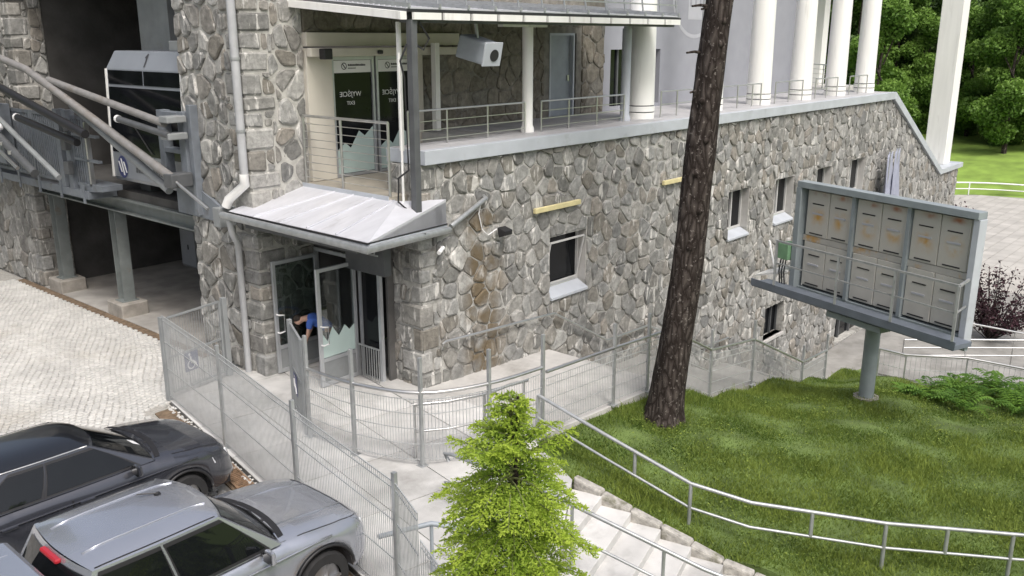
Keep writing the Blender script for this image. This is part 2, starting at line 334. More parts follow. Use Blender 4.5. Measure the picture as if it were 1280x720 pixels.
def rust_panel():   # painted cabinet door with one orange bleed in its middle and rust at the top edge (bounding-box coordinates of each door)
    m, t, p, N, L = nodes_of('rust_stained_panel'); p.inputs['Roughness'].default_value = .5
    tc = N('ShaderNodeTexCoord'); sx = N('ShaderNodeSeparateXYZ'); L(tc.outputs['Generated'], sx.inputs[0])
    no = N('ShaderNodeTexNoise'); no.inputs['Scale'].default_value = 3.5; no.inputs['Detail'].default_value = 6; L(tc.outputs['Object'], no.inputs['Vector'])
    def bump_(src, c, w_):
        a = N('ShaderNodeMath'); a.operation = 'SUBTRACT'; L(src, a.inputs[0]); a.inputs[1].default_value = c
        b = N('ShaderNodeMath'); b.operation = 'ABSOLUTE'; L(a.outputs[0], b.inputs[0])
        d = N('ShaderNodeMapRange'); d.interpolation_type = 'SMOOTHSTEP'; d.inputs['From Min'].default_value = 0; d.inputs['From Max'].default_value = w_; d.inputs['To Min'].default_value = 1; d.inputs['To Max'].default_value = 0; L(b.outputs[0], d.inputs[0]); return d.outputs[0]
    def mul(a, b):
        q = N('ShaderNodeMath'); q.operation = 'MULTIPLY'; L(a, q.inputs[0]); L(b, q.inputs[1]); return q.outputs[0]
    nr = N('ShaderNodeMapRange'); nr.inputs['From Min'].default_value = .40; nr.inputs['From Max'].default_value = .62; L(no.outputs['Fac'], nr.inputs[0])
    k = mul(mul(bump_(sx.outputs[2], .42, .30), bump_(sx.outputs[1], .5, .42)), nr.outputs[0]); k2 = mul(mul(bump_(sx.outputs[2], .94, .10), bump_(sx.outputs[1], .45, .4)), nr.outputs[0])
    m1 = N('ShaderNodeMix'); m1.data_type = 'RGBA'; L(k, m1.inputs[0]); m1.inputs[6].default_value = (.48, .465, .42, 1); m1.inputs[7].default_value = (.50, .29, .07, 1)
    m2 = N('ShaderNodeMix'); m2.data_type = 'RGBA'; L(k2, m2.inputs[0]); L(m1.outputs[2], m2.inputs[6]); m2.inputs[7].default_value = (.34, .13, .06, 1)
    L(m2.outputs[2], p.inputs['Base Color']); return m
X['rustpanel'] = rust_panel()

# ------------------------------------------------------------------ the setting: ground, parking, walkway, steps
LOW = -5.3
def terr(x, y):
    z = LOW
    if x > 66: z += min(1., (x-66)/6) * 1.2 + max(0, x-70) * .09
    if y > 14: z += min(26, y-14) * .22 * min(1, max(0, (x-34)/10))
    return z
g = MB(); n = 60; xs = np.concatenate([np.linspace(-420, -60, 8), np.linspace(-50, 140, 50), np.linspace(160, 500, 8)]); ys = np.concatenate([np.linspace(-420, -60, 8), np.linspace(-50, 90, 40), np.linspace(110, 500, 8)])
g.v = [(x, y, terr(x, y)) for y in ys for x in xs]; g.a = [.5]*len(g.v); nx = len(xs)
g.f = [(j*nx+i, j*nx+i+1, (j+1)*nx+i+1, (j+1)*nx+i) for j in range(len(ys)-1) for i in range(nx-1)]
mk('ground', g, X['ground'], kind='structure', smooth=True)
PARK = [(-60,-60),(-8.2,-60),(-8.2,-9),(-6.40,-6.95),(-5.47,-5.24),(-3.84,3.42),(-1.78,3.74),(-1.78,60),(-60,60)]
mk('parking_ground', MB().prism(PARK, LOW-.2, -.035), X['sand'], kind='structure')
PLAT = [(-3.80,3.42),(-1.75,3.74),(.3,3.74),(.3,-.02),(.02,-.02),(.02,-3.36),(-.5,-3.42),(-1.2,-4.78),(-2.86,-5.83),(-3.5,-6.3),(-5.9,-7.2),(-6.36,-6.95),(-5.43,-5.24)]
walk = mk('walkway', MB().prism(PLAT, LOW-.2, -.006), X['concrete_dark'], kind='structure')
mk('terrace_ground', MB().prism([(-8.16,-60),(9,-60),(9,-17),(3.2,-12.6),(-.2,-8.6),(-3.3,-6.36),(-5.85,-7.26),(-6.4,-7.02),(-8.16,-9)], LOW-.2, -1.45), X['lawn'], kind='structure')
def inside(p, poly):
    x, y = p; c = False; k = len(poly)
    for i in range(k):
        (x0, y0), (x1, y1) = poly[i], poly[(i+1) % k]
        if (y0 > y) != (y1 > y) and x < (x1-x0)*(y-y0)/(y1-y0)+x0: c = not c
    return c
def clip(poly, nx_, nz_, c):       # keep nx*a + nz*z <= c
    out = []; k = len(poly)
    for i in range(k):
        p, q = poly[i], poly[(i+1) % k]; dp = nx_*p[0]+nz_*p[1]-c; dq = nx_*q[0]+nz_*q[1]-c
        if dp <= 0: out.append(p)
        if (dp < 0 and dq > 0) or (dp > 0 and dq < 0):
            t = dp/(dp-dq); out.append((p[0]+t*(q[0]-p[0]), p[1]+t*(q[1]-p[1])))
    return out
def area(p): return .5*abs(sum(p[i][0]*p[(i+1) % len(p)][1]-p[(i+1) % len(p)][0]*p[i][1] for i in range(len(p))))
ang = math.atan2(.189, 1); ca, sa = math.cos(-ang), math.sin(-ang)     # slabs follow the fence line
for i in range(-8, 8):
    for j in range(-9, 6):
        pts = []
        for (du, dv) in ((0,0),(1,0),(1,1),(0,1)):
            u = i*1.25 + .012 + du*1.226; v = j*1.6 + .012 + dv*1.576
            pts.append((-3.86 + u*ca - v*sa, 3.30 + u*sa + v*ca))
        q = PLAT; m_ = (sum(p[0] for p in pts)/4, sum(p[1] for p in pts)/4)
        for e0 in range(4):
            (xa, ya), (xb, yb) = pts[e0], pts[(e0+1) % 4]; nx_, ny_ = yb-ya, xa-xb
            if nx_*(m_[0]-xa)+ny_*(m_[1]-ya) > 0: nx_, ny_ = -nx_, -ny_
            q = clip(q, nx_, ny_, nx_*xa+ny_*ya)
            if len(q) < 3: break
        if len(q) >= 3 and area(q) > .05:
            mb = MB(); mb.r = rng.random(); mb.prism(q, -.05, .012 + rng.uniform(-.003, .003)); mk('paving_slab', mb, X['slab'], walk)
# setts
def build_setts():
    V = []; F = []; A = []; r = random.Random(3); s = .125
    def xf(y): return -3.95 + .189*(y-3.42) - .42
    rows = int(19.5/s)
    for j in range(rows):
        for i in range(int(15/s)):
            x = -17 + (i + .5*(j % 2))*s; y = -3.2 + j*s
            y2 = y + .12*math.cos(math.pi*x/.9) + r.uniform(-.010, .010); x2 = x + r.uniform(-.01, .01)
            lim = xf(y2) if y2 < 3.3 else -2.0
            if x2 > lim or y2 > 15.8: continue
            if x2 < -8.5 and y2 < -.6: continue
            h = r.uniform(-.005, .005); a = .5*s*r.uniform(.88, .97); b = .5*s*r.uniform(.86, .95); c = .016; o = len(V)
            for (q, z) in ((1, -.04), (.97, h-.012)): V += [(x2-a*q, y2-b*q, z), (x2+a*q, y2-b*q, z), (x2+a*q, y2+b*q, z), (x2-a*q, y2+b*q, z)]
            t = [r.uniform(-.004, .004) for _ in range(4)]
            V += [(x2-a+c, y2-b+c, h+t[0]), (x2+a-c, y2-b+c, h+t[1]), (x2+a-c, y2+b-c, h+t[2]), (x2-a+c, y2+b-c, h+t[3])]
            A += [r.random()]*12
            for k in (0, 4):
                F += [(o+k+m, o+k+(m+1) % 4, o+k+4+(m+1) % 4, o+k+4+m) for m in range(4)]
            F.append((o+8, o+9, o+10, o+11))
    o = npmesh('granite_setts', np.array(V), np.array(F), X['sett'], rnd=np.array(A), label='pale granite setts paving the parking yard', cat='paving', kind='stuff')
    # they show their true value as a paved surface of small stones
build_setts()
# soil strip and grating along the fence
def fx(y): return -3.84 + .189*(y-3.42)
st = MB(); P = []
for k in range(15):
    y = 3.0 - k*.6; P.append((fx(y), y))
for k in range(14):
    (x0, y0), (x1, y1) = P[k], P[k+1]
    st.hexa([(x0-.40,y0,-.2),(x0-.03,y0,-.2),(x1-.03,y1,-.2),(x1-.40,y1,-.2)], [(x0-.40,y0,-.005),(x0-.03,y0,.0),(x1-.03,y1,.0),(x1-.40,y1,-.005)])
mk('soil_strip', st, X['soil'], kind='structure')
gr = empty('drain_grate', (fx(-1)-.2, -1, 0), 'rusty slotted drain grate in soil strip before parked cars', 'drain')
mb = MB()
for s in (.33, .07): mb.rod((fx(1.4)-s, 1.4, .02), (fx(-2.4)-s, -2.4, .02), .03, .03)
mk('grate_frame', mb, X['rust'], gr)
mb = MB()
for k in range(64):
    y = 1.4 - k*.06; mb.rod((fx(y)-.33, y, .015), (fx(y)-.07, y, .015), .02, .02)
mk('grate_bars', mb, X['rust'], gr, kind='stuff')
st = MB(); V = []
r = random.Random(5)
for k in range(150):   # loose pebbles along the walkway edge
    y = r.uniform(-3, 3.2); x = fx(y) - r.uniform(.0, .12); q = r.uniform(.015, .035)
    st.r = r.random(); st.cbox(x-q, x+q, y-q*.8, y+q*.8, -.005, q, q*.5, q*.15, r)
mk('pebbles', st, X['sett'], label='loose pale pebbles along the fence line', cat='pebbles', kind='stuff')
# kerb between yard and bay
mk('drain_channel', MB().box(-2.02, -1.80, 5.2, 15.6, -.3, -.012), X['soil'], kind='structure')

# ramp strip and stair flights along the front wall
def ztread(x):
    if x < 4.1: return -.055*max(0, x)
    return None
rp = MB(); rp.hexa([(.024,-3.34,LOW),(4.1,-3.34,LOW),(4.1,.1,LOW),(.024,.1,LOW)], [(.024,-3.34,-.004),(4.1,-3.34,-.23),(4.1,.1,-.23),(.024,.1,-.004)])
mk('ramp', rp, X['concrete'], kind='structure')
sf = empty('stair_flight', (5.2, -1.6, -1.4), 'grey concrete stair flights descending along the stone wall', 'stairs')
def flight(x0, x1, z0, z1, k):
    for i in range(k):
        a = x0 + (x1-x0)*i/k; b = x0 + (x1-x0)*(i+1)/k; z = z0 + (z1-z0)*(i+1)/k
        mb = MB(); mb.r = rng.random(); mb.cbox(a+.002, b+.03, -3.34, -.04, z-.35, z, .012); mk('step', mb, X['slab'], sf)
flight(4.102, 6.4, -.23, -1.40, 7); flight(8.3, 11.4, -1.48, -3.0, 9); flight(13.2, 16.2, -3.1, -5.0, 11)
mb = MB(); mb.hexa([(6.43,-3.34,LOW),(8.3,-3.34,LOW),(8.3,-.04,LOW),(6.43,-.04,LOW)], [(6.43,-3.34,-1.405),(8.3,-3.34,-1.48),(8.3,-.04,-1.48),(6.43,-.04,-1.405)]); mk('landing', mb, X['concrete_dark'], sf)
mb = MB(); mb.hexa([(11.43,-3.34,LOW),(13.2,-3.34,LOW),(13.2,-.04,LOW),(11.43,-.04,LOW)], [(11.43,-3.34,-3.005),(13.2,-3.34,-3.1),(13.2,-.04,-3.1),(11.43,-.04,-3.005)]); mk('landing', mb, X['concrete_dark'], sf)
mb = MB().box(4.1, 16.2, -3.36, -3.33, LOW, -3.35); mk('stair_cheek', mb, X['concrete'], sf)

# garden steps by the lawn
gs = empty('garden_steps', (-1.2, -5.6, -.2), 'worn pale concrete steps descending beside the grass bank', 'steps')
nd = Vector((-.965, -.262, 0))
e = []
for k in range(10):
    if k < 6: e.append((-1.2 + .103*k, -4.78 - .5*k))
    else: e.append((-.685 + .20*(k-5), -7.28 - .42*(k-5)))
for k in range(9):
    z = -.155*(k+1); (x0, y0), (x1, y1) = e[k], e[k+1]; L_ = 2.5
    b = [(x0, y0), (x1+.02, y1-.02), (x1+.02+nd.x*L_, y1-.02+nd.y*L_), (x0+nd.x*L_, y0+nd.y*L_)]
    mb = MB(); mb.r = rng.random(); mb.prism(b, z-.6, z); mk('step', mb, X['slab'], gs, bevel=.012)
X['kerb'] = mat('worn_kerb', (.36,.345,.315), .95, var=.3, scale=9, bump=.9, bscale=25, dirt=(.13,.13,.08), dscale=3, dlim=(.55,.7))
cb = MB()
for k in range(9):
    z = -.155*k + .05; (x0, y0), (x1, y1) = e[k], e[k+1]
    mb = MB(); mb.r = rng.random()
    j = rng.uniform(-.02, .02)
    z -= .03; mb.hexa([(x0+.0,y0,z-.9),(x1+.0,y1+.006,z-.9),(x1+.20,y1+.04,z-.9),(x0+.20,y0+.03,z-.9)], [(x0+.004+j,y0,z+.02+j),(x1+.004-j,y1+.006,z-.12+j),(x1+.19+j,y1+.04,z-.13),(x0+.19,y0+.03,z+.01)])
    mk('kerb_stone', mb, X['kerb'], gs, bevel=.035)

# lawn bank
LC = np.array([(-.3,-3.4,-.04),(1,-3.4,-.10),(2.2,-3.4,-.16),(3.2,-3.4,-.28),(-.9,-4.7,-.12),(0,-4,-.2),(-.7,-5.8,-.42),(-.5,-7.2,-.85),(.3,-8.4,-1.1),(-.2,-6.4,-.68),(1.4,-9,-1.15),(2.5,-10.6,-1.25),(5,-13.5,-1.6),(2.5,-4.2,-.45),(4.1,-3.4,-.5),(6,-3.4,-1.25),(8.4,-3.4,-1.62),(11.5,-3.4,-2.35),(13.2,-3.4,-2.85),
               (8,-6.4,-1.08),(11,-8,-1.3),(5,-7,-.85),(4,-10,-1.1),(8,-10,-1.2),(12,-12,-1.6),(14.5,-6,-3.0),(14.5,-9.5,-2.4),(16,-5,-3.7),(16,-10,-3.5),(12.5,-5.5,-2.15)])
def lawn_z(x, y):
    x = np.asarray(x, float); y = np.asarray(y, float)
    d2 = (x[..., None]-LC[:, 0])**2 + (y[..., None]-LC[:, 1])**2 + .25
    wt = d2**-1.6
    return (wt*LC[:, 2]).sum(-1)/wt.sum(-1)
LX = np.array([(-3.36,-.46),(-4.75,-1.14),(-5.3,-.94),(-6.8,-.52),(-7.3,-.40),(-9.0,.42),(-10.6,1.6),(-12.6,3.3),(-17,9)])
def lawn_left(y): return np.interp(-y, -LX[:, 0], LX[:, 1])
ny, nx = 90, 80
yy = np.linspace(-3.365, -16.5, ny); V = np.zeros((ny, nx, 3))
for j, y in enumerate(yy):
    x = np.linspace(lawn_left(y), 16.2, nx); V[j, :, 0] = x; V[j, :, 1] = y; V[j, :, 2] = lawn_z(x, np.full(nx, y)) + .03*np.sin(3.1*x+1.3*y)*np.cos(2.3*y)
F = np.array([(j*nx+i, j*nx+i+1, (j+1)*nx+i+1, (j+1)*nx+i) for j in range(ny-1) for i in range(nx-1)])
lw = npmesh('lawn', V.reshape(-1, 3), F, X['lawn'], kind='structure'); lw.data.polygons.foreach_set('use_smooth', [True]*len(F))
# skirt so the bank is solid
sk = MB()
for k in range(nx-1):
    a, b = V[0, k], V[0, k+1]; sk.add([a, b, (b[0], b[1], LOW), (a[0], a[1], LOW)], [(0,1,2,3)])
    a, b = V[-1, k], V[-1, k+1]; sk.add([a, b, (b[0], b[1], LOW), (a[0], a[1], LOW)], [(0,1,2,3)])
for k in range(ny-1):
    for q in (0, -1):
        a, b = V[k, q], V[k+1, q]; sk.add([a, b, (b[0], b[1], LOW), (a[0], a[1], LOW)], [(0,1,2,3)])
mk('bank_side', sk, X['lawn'], kind='structure')
def build_grass(nb):
    r = np.random.default_rng(4)
    y = -3.4 - 11.5*r.random(nb*2); t = r.random(nb*2); x = lawn_left(y) + t*(15.5-lawn_left(y))
    # denser near the camera
    d = np.hypot(x-CAM[0], y-CAM[1]); keep = r.random(nb*2) < np.clip((17./d)**1.6, .2, 1); x, y = x[keep][:nb], y[keep][:nb]; nb = len(x)
    clump = np.clip(.5+.28*np.sin(1.7*x+.8*y)*np.sin(1.3*y-.6*x+2)+.22*np.sin(4.1*x-2.7*y+np.sin(2*y))*np.sin(3.3*y+1.9*x)+.2*np.sin(.55*x+.9*y+1), 0, 1)
    h = (.03+.07*r.random(nb))*(.55+.9*clump)*np.where(r.random(nb) < .04, 1.7, 1)
    h *= 1 + .7*np.exp(-((y+3.7)/.5)**2)*r.random(nb)
    a = r.random(nb)*2*np.pi; wd = .006+.008*r.random(nb); ln = h*(.2+.7*r.random(nb)); b = r.random(nb)*2*np.pi
    z = lawn_z(x, y)-.015
    V = np.zeros((nb, 3, 3))
    V[:, 0] = np.stack([x-np.cos(a)*wd, y-np.sin(a)*wd, z], 1); V[:, 1] = np.stack([x+np.cos(a)*wd, y+np.sin(a)*wd, z], 1)
    V[:, 2] = np.stack([x+np.cos(b)*ln, y+np.sin(b)*ln, z+h], 1)
    c = np.clip(.08+.62*clump+.55*(r.random(nb)-.45), 0, 1)
    npmesh('lawn_grass', V.reshape(-1, 3), np.arange(nb*3).reshape(-1, 3), X['grass_blade'], rnd=np.repeat(c, 3), label='short uneven green grass covering the bank', cat='grass', kind='stuff')
build_grass(300000)
def build_weeds(nb):   # low round-leaved weeds and clover in patches
    r = np.random.default_rng(14); cs = [(r.uniform(-.3, 12), r.uniform(-12.5, -3.6), r.uniform(.2, .7)) for _ in range(70)]
    P = []
    for k in range(nb):
        cx, cy, s = cs[r.integers(len(cs))]; P.append((cx+r.normal()*s, cy+r.normal()*s))
    P = np.array(P); ok = (P[:, 1] < -3.45) & (P[:, 0] > lawn_left(P[:, 1])+.05); P = P[ok]; n = len(P)
    z = lawn_z(P[:, 0], P[:, 1])+.03+.05*r.random(n); a = r.random(n)*6.28; s = .012+.016*r.random(n); t = r.uniform(-.5, .5, (n, 2))
    V = np.zeros((n, 4, 3))
    for q in range(4):
        dx = np.cos(a+q*np.pi/2)*s*(1.0 if q % 2 else .7); dy = np.sin(a+q*np.pi/2)*s*(1.0 if q % 2 else .7)
        V[:, q] = np.stack([P[:, 0]+dx, P[:, 1]+dy, z+dx*t[:, 0]+dy*t[:, 1]], 1)
    npmesh('lawn_weeds', V.reshape(-1, 3), np.arange(n*4).reshape(-1, 4), X['grass_blade'], rnd=np.repeat(np.clip(r.normal(.45, .3, n), 0, 1), 4), label='low clover and weeds scattered through the grass', cat='weeds', kind='stuff')
build_weeds(8000)

# lower forecourt on the right with rows of pavers
fc = [(15.5,-60),(67,-60),(67,2),(66,6),(60,13),(38,13),(38,-.05),(15.5,-.05)]
road = mk('forecourt', MB().prism(fc, LOW-.3, -5.03), X['sand'], kind='structure')
pv = []; pf = []; pa = []; r = random.Random(8)
for i in range(30):
    for j in range(40):
        x0 = 36+i*1.0; y0 = -14+j*.7
        if inside((x0, y0), fc) and inside((x0+1, y0+.7), fc):
            o = len(pv); c = .012; pv += [(x0+c,y0+c,-5.0),(x0+1-c,y0+c,-5.0),(x0+1-c,y0+.7-c,-5.0),(x0+c,y0+.7-c,-5.0)]; pf.append((o,o+1,o+2,o+3)); pa += [r.random()]*4
npmesh('forecourt_pavers', np.array(pv), np.array(pf), X['pavers'], parent=road, rnd=np.array(pa), kind='stuff')
mk('lower_path', MB().box(15.4, 37, -14, -.06, LOW, -5.012), X['concrete_dark'], kind='structure')

# ------------------------------------------------------------------ stone masonry
def cells(a0, a1, z0, z1, sa_, sz_, r):
    na = max(1, round((a1-a0)/sa_)); nz = max(1, round((z1-z0)/sz_)); sa_ = (a1-a0)/na; sz_ = (z1-z0)/nz
    S = {}
    for j in range(-2, nz+2):
        for i in range(-2, na+2):
            S[i, j] = (a0+(i+.5+.5*(j % 2)-.25+r.uniform(-.42, .42))*sa_, z0+(j+.5+r.uniform(-.42, .42))*sz_)
    out = []
    for j in range(-1, nz+1):
        for i in range(-1, na+1):
            c = S[i, j]; poly = [(c[0]-3*sa_, c[1]-3*sz_), (c[0]+3*sa_, c[1]-3*sz_), (c[0]+3*sa_, c[1]+3*sz_), (c[0]-3*sa_, c[1]+3*sz_)]
            for dj in range(-2, 3):
                for di in range(-2, 3):
                    if (di or dj) and (i+di, j+dj) in S:
                        q = S[i+di, j+dj]; nx_, nz_ = q[0]-c[0], q[1]-c[1]
                        poly = clip(poly, nx_, nz_, (q[0]**2-c[0]**2+q[1]**2-c[1]**2)/2)
                        if len(poly) < 3: break
                if len(poly) < 3: break
            for (p, q, s) in ((-1, 0, -a0), (1, 0, a1), (0, -1, -z0), (0, 1, z1)):
                if len(poly) >= 3: poly = clip(poly, p, q, s)
            if len(poly) >= 3 and area(poly) > .01: out.append(poly)
    return out
def cut(polys, rect):
    a0, a1, z0, z1 = rect; out = []
    for p in polys:
        if max(q[0] for q in p) <= a0 or min(q[0] for q in p) >= a1 or max(q[1] for q in p) <= z0 or min(q[1] for q in p) >= z1: out.append(p); continue
        for f in (((1, 0, a0),), ((-1, 0, -a1),), ((1, 0, a1), (-1, 0, -a0), (0, 1, z0)), ((1, 0, a1), (-1, 0, -a0), (0, -1, -z1))):
            q = p
            for h in f:
                q = clip(q, *h)
                if len(q) < 3: break
            if len(q) >= 3 and area(q) > .018: out.append(q)
    return out
def stone(poly, r, gap, proud, tow):
    # inset towards centroid, round the corners, dome
    cx = sum(p[0] for p in poly)/len(poly); cz = sum(p[1] for p in poly)/len(poly)
    q = []
    for p in poly:
        d = math.hypot(p[0]-cx, p[1]-cz); s = max(.3, 1-gap*1.25/max(d, .05)); q.append((cx+(p[0]-cx)*s, cz+(p[1]-cz)*s))
    # drop near-duplicate corners
    q2 = [q[i] for i in range(len(q)) if math.hypot(q[i][0]-q[i-1][0], q[i][1]-q[i-1][1]) > .04]
    if len(q2) < 3: return None
    c = []
    for i in range(len(q2)):
        p, s = q2[i], q2[(i+1) % len(q2)]
        for t in (.18, .82):
            c.append((p[0]+(s[0]-p[0])*t+r.uniform(-.012, .012), p[1]+(s[1]-p[1])*t+r.uniform(-.012, .012)))
    tx, tz = r.uniform(-.06, .06), r.uniform(-.06, .06); k = len(c); vs = []
    for (s, d) in ((1.0, -.02), (.965, proud*.6), (.82, proud)):
        for (a, z) in c:
            a2, z2 = cx+(a-cx)*s, cz+(z-cz)*s
            dd = d if d < 0 else d+tx*(a2-cx)+tz*(z2-cz)+r.uniform(-.008, .008)
            vs.append(tow(a2, z2, dd))
    fs = [(m*k+i, m*k+(i+1) % k, (m+1)*k+(i+1) % k, (m+1)*k+i) for m in range(2) for i in range(k)] + [tuple(range(2*k, 3*k))]
    return vs, fs
ALLSTONES = []   # (screen size, wall part, rnd, verts, faces, material)
def masonry(wall, polys, tow, m, seed, gap=(.005, .019), proud=(.015, .06)):
    r = random.Random(seed)
    for p in polys:
        c_ = p[0]; gg = (.024, .034) if (wall.name == 'front_wall' and 6.0 < c_[0] < 10.5 and c_[1] > 2.7) else gap
        s = stone(p, r, r.uniform(*gg), r.uniform(*proud), tow)
        if not s: continue
        pr = [proj(v) for v in s[0][::3]]
        u0, u1 = min(q[0] for q in pr), max(q[0] for q in pr); v0, v1 = min(q[1] for q in pr), max(q[1] for q in pr)
        vis = u1 > 0 and u0 < 1280 and v1 > 0 and v0 < 720
        ALLSTONES.append(((u1-u0)*(v1-v0) if vis else 0, wall, r.random(), s[0], s[1], m))
def quoins(wall, m, cx, cy, sx, sy, z0, z1, seed, la=(.5, .32), lb=(.34, .55)):
    # blocks at the corner (cx, cy); faces run towards +/-x (sx) and +/-y (sy); returns openings for both faces
    r = random.Random(seed); z = z0; k = 0; ox = []; oy = []
    while z < z1-.12:
        h = min(r.uniform(.30, .52), z1-z); a = la[k % 2]*r.uniform(.85, 1.15); b = lb[k % 2]*r.uniform(.85, 1.15); p = r.uniform(.025, .055); gp = .013
        xs_ = sorted((cx-sx*p, cx+sx*(a-gp))); ys_ = sorted((cy-sy*p, cy+sy*(b-gp)))
        mb = MB(); mb.cbox(xs_[0], xs_[1], ys_[0], ys_[1], z+gp, z+h-gp, .045, .014, r)
        pr = [proj(v) for v in mb.v]; u0, u1 = min(q[0] for q in pr), max(q[0] for q in pr); v0, v1 = min(q[1] for q in pr), max(q[1] for q in pr)
        ALLSTONES.append(((u1-u0)*(v1-v0)*.6 if (u1 > 0 and v1 > 0) else 0, wall, r.random(), mb.v, mb.f, m))
        ox.append((min(cx, cx+sx*a), max(cx, cx+sx*a), z, z+h)); oy.append((min(cy, cy+sy*b), max(cy, cy+sy*b), z, z+h))
        z += h; k += 1
    return ox, oy
def wallgrid(mb, a0, a1, z0, z1, ops, bx):   # rectangles of a wall with openings, bx(a0,a1,z0,z1) adds the solid
    A = sorted({a0, a1, *[max(a0, min(a1, o[0])) for o in ops], *[max(a0, min(a1, o[1])) for o in ops]})
    for i in range(len(A)-1):
        m_ = (A[i]+A[i+1])/2; z = z0
        for o in sorted([o for o in ops if o[0] < m_ < o[1]], key=lambda o: o[2]):
            if o[2] > z: bx(A[i], A[i+1], z, o[2])
            z = max(z, o[3])
        if z < z1: bx(A[i], A[i+1], z, z1)

B = empty('station_building', (0, 0, 0), 'grey fieldstone funicular station with colonnaded terrace and metal entrance canopy', 'building')
# front wall (faces -y)
WIN = [(4.12,5.57,1.22,2.52),(9.98,11.30,1.2,2.5),(12.83,14.2,1.2,2.5),(16.06,17.49,1.2,2.5),(19.28,20.72,1.2,2.5),(22.48,24.05,1.2,2.5)]
LOWWIN = [(16.0,17.5,-3.1,-1.95)]; SHOP = (22.6,28.4,-5.0,-2.75)
OPS = WIN + LOWWIN + [SHOP]
WT = 4.6; XE = 26.3; XR = 33.9; ZR = .72; XW = 37.15
WIN_OUT = [(a, b, z-.24, t) for a, b, z, t in WIN]; OPS = WIN_OUT + LOWWIN + [SHOP]
fw = MB(); wallgrid(fw, 0, XE, LOW, WT, OPS, lambda a, b, z, t: fw.box(a, b, 0, .5, z, t))
wallgrid(fw, XE, XW, LOW, .2, [SHOP], lambda a, b, z, t: fw.box(a, b, 0, .5, z, t))
fw.hexa([(XE,0,.2),(XR,0,.2),(XR,.5,.2),(XE,.5,.2)], [(XE,0,WT),(XR,0,ZR),(XR,.5,ZR),(XE,.5,WT)]); fw.box(XR, XW, 0, .5, .2, ZR)
FW = mk('front_wall', fw, X['mortar'], B)
towF = lambda a, z, d: (a, -d, z)
qx, qy = quoins(FW, X['stone'], 0, 0, 1, 1, -.05, WT, 21)
r = random.Random(31)
ps = cells(0, 15, -3.8, WT, .42, .37, r)
for o in OPS[:3]+LOWWIN+qx: ps = cut(ps, o)
masonry(FW, ps, towF, X['stone'], 41)
ps = cells(15, XW, LOW, WT, .44, .40, r)
for o in OPS: ps = cut(ps, o)
sl = (WT-ZR)/(XR-XE); q2 = []
for p in ps:
    p = clip(p, sl, 1, WT-.02+sl*XE) if max(q[0] for q in p) < XR+.5 else clip(p, 0, 1, ZR)
    if len(p) >= 3 and area(p) > .02: q2.append(p)
masonry(FW, q2, towF, X['stone'], 42)
# corner pier, its left face looks along -x
CP = mk('corner_pier', MB().box(.003, .5, .5, .86, -.3, WT), X['mortar'], B)
mk('corner_pier_core', MB().box(.003, .02, .0, .5, -.3, WT), X['mortar'], CP)
ps = cells(0, .86, -.05, WT, .43, .42, r)
for o in qy: ps = cut(ps, o)
masonry(CP, ps, lambda a, z, d: (.003-d, a, z), X['stone'], 43)
# pillar between entrance and car bay
PX, PY0, PY1 = -1.73, 3.05, 5.45
PL = mk('pillar_wall', MB().box(PX, -.29, PY0, PY1, -.3, 9.2), X['mortar_light'], B)
qx, qy = quoins(PL, X['stone'], PX, PY0, 1, 1, -.05, 9.0, 22, la=(.62, .40), lb=(.42, .66))
ps = cells(PY0, PY1, -.05, 9.0, .46, .46, r)
for o in qy: ps = cut(ps, o)
masonry(PL, ps, lambda a, z, d: (PX-d, a, z), X['stone'], 44, gap=(.018, .034), proud=(.035, .08))
ps = cells(PX, -.32, -.05, 9.0, .5, .46, r)
for o in qx: ps = cut(ps, o)
masonry(PL, ps, lambda a, z, d: (a, PY0-d, z), X['stone'], 45, gap=(.014, .03))
# left pillar of the bay
LY = 14.15
LP = mk('bay_pillar', MB().box(PX, -.86, LY, 22, -.3, 9.2), X['mortar'], B)
qx, qy = quoins(LP, X['stone'], PX, LY, 1, 1, -.05, 9.0, 23)
ps = cells(LY, 18.6, -.05, 9.0, .5, .45, r)
for o in qy: ps = cut(ps, o)
masonry(LP, ps, lambda a, z, d: (PX-d, a, z), X['stone'], 46)
ps = cells(PX, -.88, -.05, 9.0, .43, .42, r)
for o in qx: ps = cut(ps, o)
masonry(LP, ps, lambda a, z, d: (a, LY-d, z), X['stone'], 47)
# terrace back wall: stone, then grey render
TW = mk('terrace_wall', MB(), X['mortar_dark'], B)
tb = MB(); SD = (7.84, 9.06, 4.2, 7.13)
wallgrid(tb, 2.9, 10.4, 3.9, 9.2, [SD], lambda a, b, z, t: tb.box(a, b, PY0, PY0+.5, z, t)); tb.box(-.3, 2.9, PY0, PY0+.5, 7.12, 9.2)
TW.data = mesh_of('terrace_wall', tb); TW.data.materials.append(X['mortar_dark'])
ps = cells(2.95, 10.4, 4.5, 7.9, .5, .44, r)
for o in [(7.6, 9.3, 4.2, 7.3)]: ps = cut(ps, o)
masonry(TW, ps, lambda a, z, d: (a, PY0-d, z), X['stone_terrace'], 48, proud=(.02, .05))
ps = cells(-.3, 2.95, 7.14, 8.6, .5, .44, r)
masonry(TW, ps, lambda a, z, d: (a, PY0-d, z), X['stone_terrace'], 49, proud=(.02, .05))
